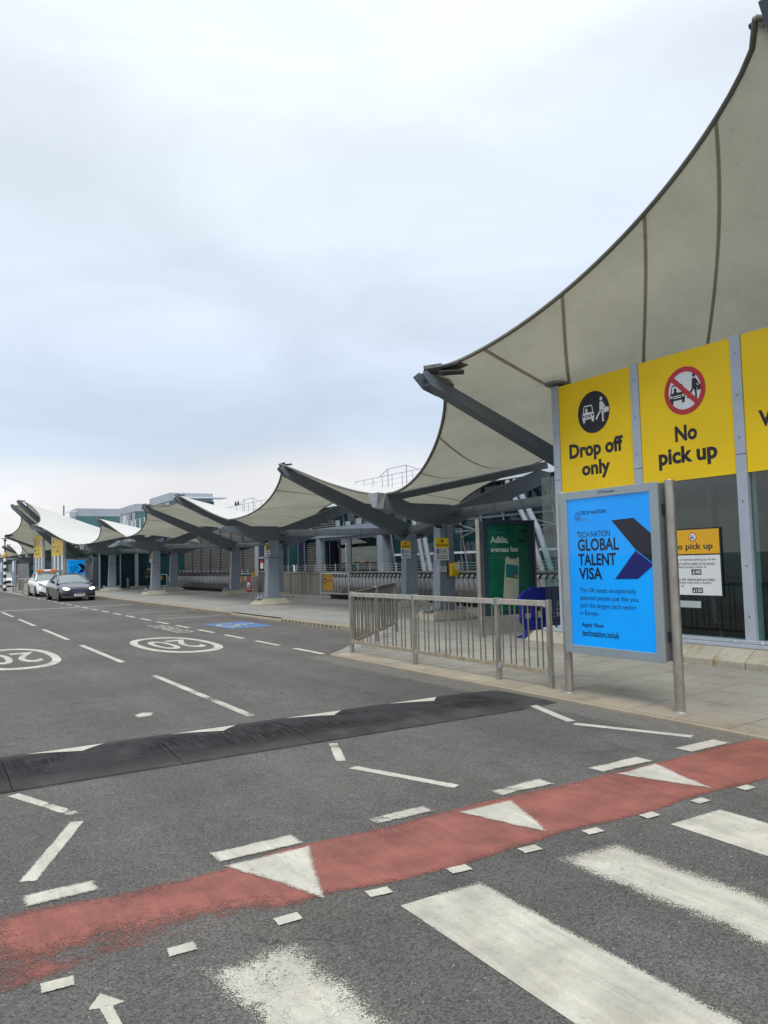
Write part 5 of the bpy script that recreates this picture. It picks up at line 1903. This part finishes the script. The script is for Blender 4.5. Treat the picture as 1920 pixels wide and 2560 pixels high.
def car(label, loc, rz, paint_m, kind, plate_txt):
    """built with its nose towards -y, origin under the middle of the nose"""
    L, W, H = (4.92, 1.85, 1.46) if kind == 'saloon' else (4.49, 1.79, 1.54)
    root = thing('parked_car', (0, 0, 0), label, 'car')
    hw = W / 2
    # stations: y, half width at sill, at waist, waist z, top z, top half width
    if kind == 'saloon':
        st = [(.00, .66, .70, .52, .66, .58), (.10, .80, .84, .56, .74, .68), (.40, .88, .905, .64, .82, .74), (.95, .905, .925, .74, .90, .80), (1.45, .91, .925, .82, .955, .84),
              (2.3, .91, .92, .86, .97, .86), (3.4, .91, .92, .89, 1.0, .85), (4.2, .90, .91, .90, 1.02, .80), (4.75, .85, .87, .86, .98, .74), (4.92, .72, .76, .70, .84, .62)]
        gh = [(1.35, .965, .80), (1.75, 1.20, .70), (2.25, 1.42, .60), (2.7, 1.455, .58), (3.3, 1.42, .58), (3.9, 1.22, .64), (4.35, 1.02, .72)]
    else:
        st = [(.00, .60, .66, .56, .72, .50), (.12, .78, .80, .60, .82, .62), (.40, .86, .875, .70, .92, .70), (.85, .885, .89, .80, 1.0, .76), (1.15, .885, .895, .88, 1.05, .80),
              (2.1, .885, .89, .93, 1.08, .82), (3.2, .885, .89, .96, 1.10, .82), (4.0, .87, .88, .98, 1.10, .78), (4.35, .83, .85, .92, 1.05, .72), (4.49, .72, .76, .8, .95, .62)]
        gh = [(1.0, 1.05, .77), (1.45, 1.30, .68), (1.95, 1.50, .60), (2.5, 1.55, .58), (3.3, 1.52, .58), (4.0, 1.36, .60), (4.38, 1.10, .68)]
    secs = []
    for y, ws, ww, zw, zt, wt in st:
        half = [(ws * .96, .20), (ws, .30), (ww, zw * .62), (ww, zw), (wt + (ww - wt) * .45, zt - .025), (wt * .7, zt), (wt * .35, zt + .018), (0, zt + .025)]
        full = [(-x, z) for x, z in half] + [(x, z) for x, z in half[::-1][1:]]
        secs.append([(x, y, z) for x, z in full])
    g = MB(); g.grid(secs)
    g.poly(secs[0][::-1]); g.poly(secs[-1])
    body = g.build('body', paint_m, root, smooth=True)
    md = body.modifiers.new('subd', 'SUBSURF'); md.levels = 1; md.render_levels = 1
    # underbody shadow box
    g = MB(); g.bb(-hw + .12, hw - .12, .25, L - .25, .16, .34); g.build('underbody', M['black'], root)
    # cabin glass
    secs = []
    for y, z, w in gh:
        half = [(w + (.30 if z < 1.1 else .19) * (1 if z > 1.0 else .4), .93 if kind == 'saloon' else 1.0), (w + .06, z - .10 * (z > 1.1)), (w, z - .02), (w * .5, z + .005), (0, z + .01)]
        half[0] = (min(half[0][0], hw - .06), half[0][1])
        full = [(-x, zz) for x, zz in half] + [(x, zz) for x, zz in half[::-1][1:]]
        secs.append([(x, y, zz) for x, zz in full])
    g = MB(); g.grid(secs); g.poly(secs[0][::-1]); g.poly(secs[-1])
    cab = g.build('cabin_glass', M['car_glass'], root, smooth=True)
    # roof skin and pillars
    rs_ = [(y, z, w) for y, z, w in gh if z > (1.38 if kind == 'saloon' else 1.45)]
    g = MB()
    g.grid([[(x, y, z + .014 + dz) for x, dz in ((-w - .03, -.05), (-w, -.01), (-w * .5, .012), (0, .018), (w * .5, .012), (w, -.01), (w + .03, -.05))] for y, z, w in rs_])
    g.build('roof', paint_m, root, smooth=True)
    for s_ in (-1, 1):
        pts = [V((s_ * (w + .035), y, z - .03)) for y, z, w in gh[:3]]
        pts[0] = V((s_ * (gh[0][2] + .07), gh[0][0], gh[0][1] - .01))
        MB().tube(pts + [V((s_ * (gh[3][2] + .035), gh[3][0], gh[3][1] - .03)), V((s_ * (gh[4][2] + .035), gh[4][0], gh[4][1] - .03)), V((s_ * (gh[-1][2] + .03), gh[-1][0], gh[-1][1] - .02))], .035, 6).build('pillar', paint_m, root, smooth=True)
        g = MB(); yb = gh[3][0] + .1
        g.bar((s_ * (hw - .07), yb, .98), (s_ * (gh[3][2] + .06), yb, gh[3][1] - .06), .08, .03, up=(1, 0, 0)); g.build('door_pillar', M['black'], root)
        # mirror
        my, mz = (1.75, 1.03) if kind == 'saloon' else (1.5, 1.12)
        g = MB(); g.hexa([(s_ * (hw - .04), my, mz - .07), (s_ * (hw + .19), my, mz - .05), (s_ * (hw + .17), my + .12, mz - .05), (s_ * (hw - .04), my + .1, mz - .05)],
                         [(s_ * (hw - .04), my, mz + .04), (s_ * (hw + .19), my, mz + .08), (s_ * (hw + .17), my + .12, mz + .08), (s_ * (hw - .04), my + .1, mz + .04)])
        g.build('mirror', M['black'] if kind == 'saloon' else paint_m, root, bevel=.03)
        # wheels with arches
        for wy in (.88, L - (1.10 if kind == 'saloon' else .90)):
            R = .335
            g = MB(); g.tube([(s_ * (hw - .03), wy, R + .01), (s_ * (hw - .0), wy, R + .01)], R + .055, 24); g.build('wheel_arch', M['black'], root)
            g = MB(); g.tube([(s_ * (hw - .24), wy, R), (s_ * (hw - .20), wy, R), (s_ * (hw + .0), wy, R), (s_ * (hw + .015), wy, R)], [R - .03, R, R, R - .03], 24)
            w_ = g.build('wheel', M['rubber_tyre'], root)
            g = MB(); g.tube([(s_ * (hw + .005), wy, R), (s_ * (hw + .022), wy, R)], R * .68, 20); g.build('rim', M['alloy'], w_)
            g = MB()
            for k in range(5):
                t = 2 * PI * k / 5
                g.bar((s_ * (hw + .024), wy + math.cos(t) * .10, R + math.sin(t) * .10), (s_ * (hw + .024), wy + math.cos(t + .3) * .20, R + math.sin(t + .3) * .20), .03, .06)
            g.build('rim_gaps', M['black'], w_)
        # door line
        g = MB(); g.bb(s_ * hw - .004 if s_ > 0 else s_ * hw - .004, s_ * hw + .004, 1.4, 3.7, .60, .615); g.build('door_trim', M['black'], root)
    # face
    if kind == 'saloon':
        for s_ in (-1, 1):
            g = MB(); g.ext([(s_ * .47, -.02, .63), (s_ * .60, .00, .58), (s_ * .80, .10, .63), (s_ * .835, .22, .73), (s_ * .70, .12, .745), (s_ * .52, .03, .71)], (0, -.035, 0))
            h_ = g.build('headlamp', M['headlamp'], root, bevel=.01)
            g = MB(); g.hexa([(s_ * .40, -.05, .24), (s_ * .80, .02, .26), (s_ * .80, .06, .26), (s_ * .40, .0, .24)], [(s_ * .46, -.05, .36), (s_ * .80, .02, .43), (s_ * .80, .06, .43), (s_ * .46, .0, .36)])
            g.build('air_intake', M['black'], root)  # intake enlarged; its black also stands in for shade under the bumper
        g = MB(); g.ext([(-.44, -.03, .60), (-.40, -.03, .50), (-.30, -.03, .445), (.30, -.03, .445), (.40, -.03, .50), (.44, -.03, .60), (.38, -.02, .655), (-.38, -.02, .655)], (0, -.02, 0))
        gr = g.build('grille', M['poster_navy'], root)
        for z, w in ((.655, .40), (.60, .43), (.525, .41), (.447, .31)):
            g = MB(); g.bar((-w, -.055, z), (w, -.055, z), .02, .022); g.build('grille_bar', M['chrome'], gr)
        g = MB(); g.tube([(0, -.055, .56), (0, -.075, .56)], .09, 20); g.build('badge_disc', M['poster_navy'], gr)
        g = MB(); g.grid([[(.078 * math.cos(t), -.078, .56 + .078 * math.sin(t)), (.092 * math.cos(t), -.078, .56 + .092 * math.sin(t))] for t in [2 * PI * k / 20 for k in range(21)]])
        for k in range(3):
            t = PI / 2 + 2 * PI * k / 3
            g.bar((0, -.08, .56), (.08 * math.cos(t), -.08, .56 + .08 * math.sin(t)), .006, .016)
        g.build('badge_star', M['chrome'], gr)
        g = MB(); g.bar((-.84, .02, .235), (.84, .02, .235), .12, .03); g.build('chrome_lip', M['chrome'], root)
        zp = .33
    else:
        for s_ in (-1, 1):
            g = MB(); g.ext([(s_ * .34, -.02, .66), (s_ * .44, -.02, .60), (s_ * .80, .10, .80), (s_ * .86, .30, .90), (s_ * .70, .10, .86)], (0, -.03, 0))
            g.build('headlamp', M['car_glass'], root)
            g = MB(); g.hexa([(s_ * .45, -.03, .24), (s_ * .80, .02, .26), (s_ * .80, .06, .26), (s_ * .45, .0, .24)], [(s_ * .45, -.03, .29), (s_ * .78, .02, .36), (s_ * .78, .06, .36), (s_ * .45, .0, .29)])
            g.build('air_intake', M['black'], root)
        g = MB(); g.ext([(-.36, -.03, .72), (-.22, -.03, .34), (.22, -.03, .34), (.36, -.03, .72), (.28, -.02, .76), (-.28, -.02, .76)], (0, -.02, 0))
        gr = g.build('grille', M['black'], root)
        for s_ in (-1, 1):
            g = MB(); g.bar((s_ * .36, -.056, .72), (s_ * .13, -.056, .45), .012, .03); g.bar((s_ * .13, -.056, .45), (0, -.056, .45), .012, .03); g.build('chrome_vee', M['chrome'], gr)
        g = MB(); g.bar((-.8, .03, .21), (.8, .03, .21), .1, .05); g.build('front_lip', M['black'], root)
        zp = .40
    g = MB(); g.bb(-.27, .27, -.075, -.06, zp - .055, zp + .055); pl_ = g.build('number_plate', M['plate_white'], root)
    if plate_txt: text(plate_txt, Plane((0, -.077, zp), (1, 0, 0), (0, 0, 1)), -.20, .24, -.035, .035, M['sign_black'], pl_, .001, .03)
    if kind == 'patrol':
        for i, (a, b, mt) in enumerate(((-.58, -.22, 'amber_lens'), (-.22, .22, 'sign_white'), (.22, .58, 'amber_lens'))):
            g = MB(); g.bb(a, b, 1.95, 2.25, 1.60, 1.73); g.build('light_bar', M[mt], root, bevel=.02)
        g = MB(); g.bb(-.60, .60, 1.97, 2.23, 1.575, 1.60); g.build('bar_mount', M['black'], root)
        g = MB(); g.grid([[(x, y, z + .022 + (0 if abs(x) < .3 else -.012)) for x in (-.56, -.28, 0, .28, .56)] for y, z in ((1.93, 1.485), (2.1, 1.515), (2.5, 1.555))]); g.build('amber_roof_band', M['amber_lens'], root)
    root.location = loc
    root.rotation_euler = (0, 0, rz)
    return root


car('dark grey saloon car with lit headlamps parked at the kerb', (7.78, 44.0, 0), math.radians(2), M['grey_car_paint'], 'saloon', 'GY67 WMU')
car('white patrol hatchback with an amber roof light bar behind the grey saloon', (7.84, 53.6, 0), math.radians(1), M['white_car_paint'], 'patrol', 'LY')
car('white vehicle far away, half hidden by the striped beacon pole', (8.35, 85.5, 0), 0, M['white_car_paint'], 'hatch', '')


# =================================================================== PERSON
def person(loc, rz):
    root = thing('person', loc, 'person in a dark grey jacket and black trousers standing behind a grey column', 'person')

    def skin(name, verts, edges, rad, mat, parent, sub=1):
        me = bpy.data.meshes.new(name)
        me.from_pydata([V(v) + V(loc) for v in verts], edges, [])
        o = bpy.data.objects.new(name, me)
        COL.objects.link(o)
        attach(o, parent)
        me.materials.append(mat)
        md = o.modifiers.new('skin', 'SKIN')
        for i, r_ in enumerate(rad):
            me.skin_vertices[0].data[i].radius = r_ if isinstance(r_, tuple) else (r_, r_)
        me.skin_vertices[0].data[0].use_root = True
        o.modifiers.new('sub', 'SUBSURF').levels = sub
        o.modifiers['sub'].render_levels = sub
        for p_ in me.polygons: p_.use_smooth = True
        md.use_smooth_shade = True
        return o
    v = [(0, 0, .90), (0, 0, 1.10), (0, .01, 1.30), (0, 0, 1.40), (0, -.02, 1.50), (0, -.03, 1.60),
         (.09, 0, .84), (.11, -.01, .48), (.12, .01, .09), (.13, -.13, .04),
         (-.09, 0, .84), (-.11, -.02, .48), (-.12, .02, .09), (-.14, -.11, .04),
         (.17, 0, 1.37), (.24, .02, 1.10), (.24, -.06, .86), (.24, -.09, .77),
         (-.17, 0, 1.37), (-.24, .02, 1.10), (-.23, -.08, .86), (-.22, -.12, .77)]
    e = [(0, 1), (1, 2), (2, 3), (3, 4), (4, 5), (0, 6), (6, 7), (7, 8), (8, 9), (0, 10), (10, 11), (11, 12), (12, 13), (3, 14), (14, 15), (15, 16), (16, 17), (3, 18), (18, 19), (19, 20), (20, 21)]
    r = [(.15, .11), (.14, .10), (.16, .11), (.10, .08), .055, .088, .09, .065, .045, .04, .09, .065, .045, .04, .07, .052, .042, .035, .07, .052, .042, .035]
    body = skin('body', v, e, r, M['skin'], root, 2)
    # clothes follow the body a little larger
    jv = [(0, 0, .80), (0, 0, 1.10), (0, .01, 1.30), (0, 0, 1.41), (.18, 0, 1.38), (.245, .02, 1.10), (.245, -.06, .86), (-.18, 0, 1.38), (-.245, .02, 1.10), (-.235, -.08, .86)]
    je = [(0, 1), (1, 2), (2, 3), (3, 4), (4, 5), (5, 6), (3, 7), (7, 8), (8, 9)]
    skin('jacket', jv, je, [(.18, .135), (.17, .125), (.185, .135), (.11, .09), .085, .07, .058, .085, .07, .058], M['cloth_grey'], root, 2)
    tv = [(0, 0, .92), (.09, 0, .82), (.11, -.01, .48), (.12, .01, .10), (-.09, 0, .82), (-.11, -.02, .48), (-.12, .02, .10)]
    skin('trousers', tv, [(0, 1), (1, 2), (2, 3), (0, 4), (4, 5), (5, 6)], [(.165, .125), .105, .082, .066, .105, .082, .066], M['cloth_dark'], root, 2)
    g = MB(); g.lathe((loc[0], loc[1] - .015, loc[2] + 1.53), [(.06, 0), (.095, .05), (.10, .12), (.085, .17), (.04, .205)], 14); g.build('hair', M['hair'], root, smooth=True)
    for s_ in (-1, 1):
        g = MB(); g.bb(loc[0] + s_ * .125 - .05, loc[0] + s_ * .125 + .05, loc[1] - .20, loc[1] + .07, loc[2], loc[2] + .085); g.build('shoe', M['black'], root, bevel=.03)
    return root


person((15.12, 58.1, .12), 0)

flush_texts()
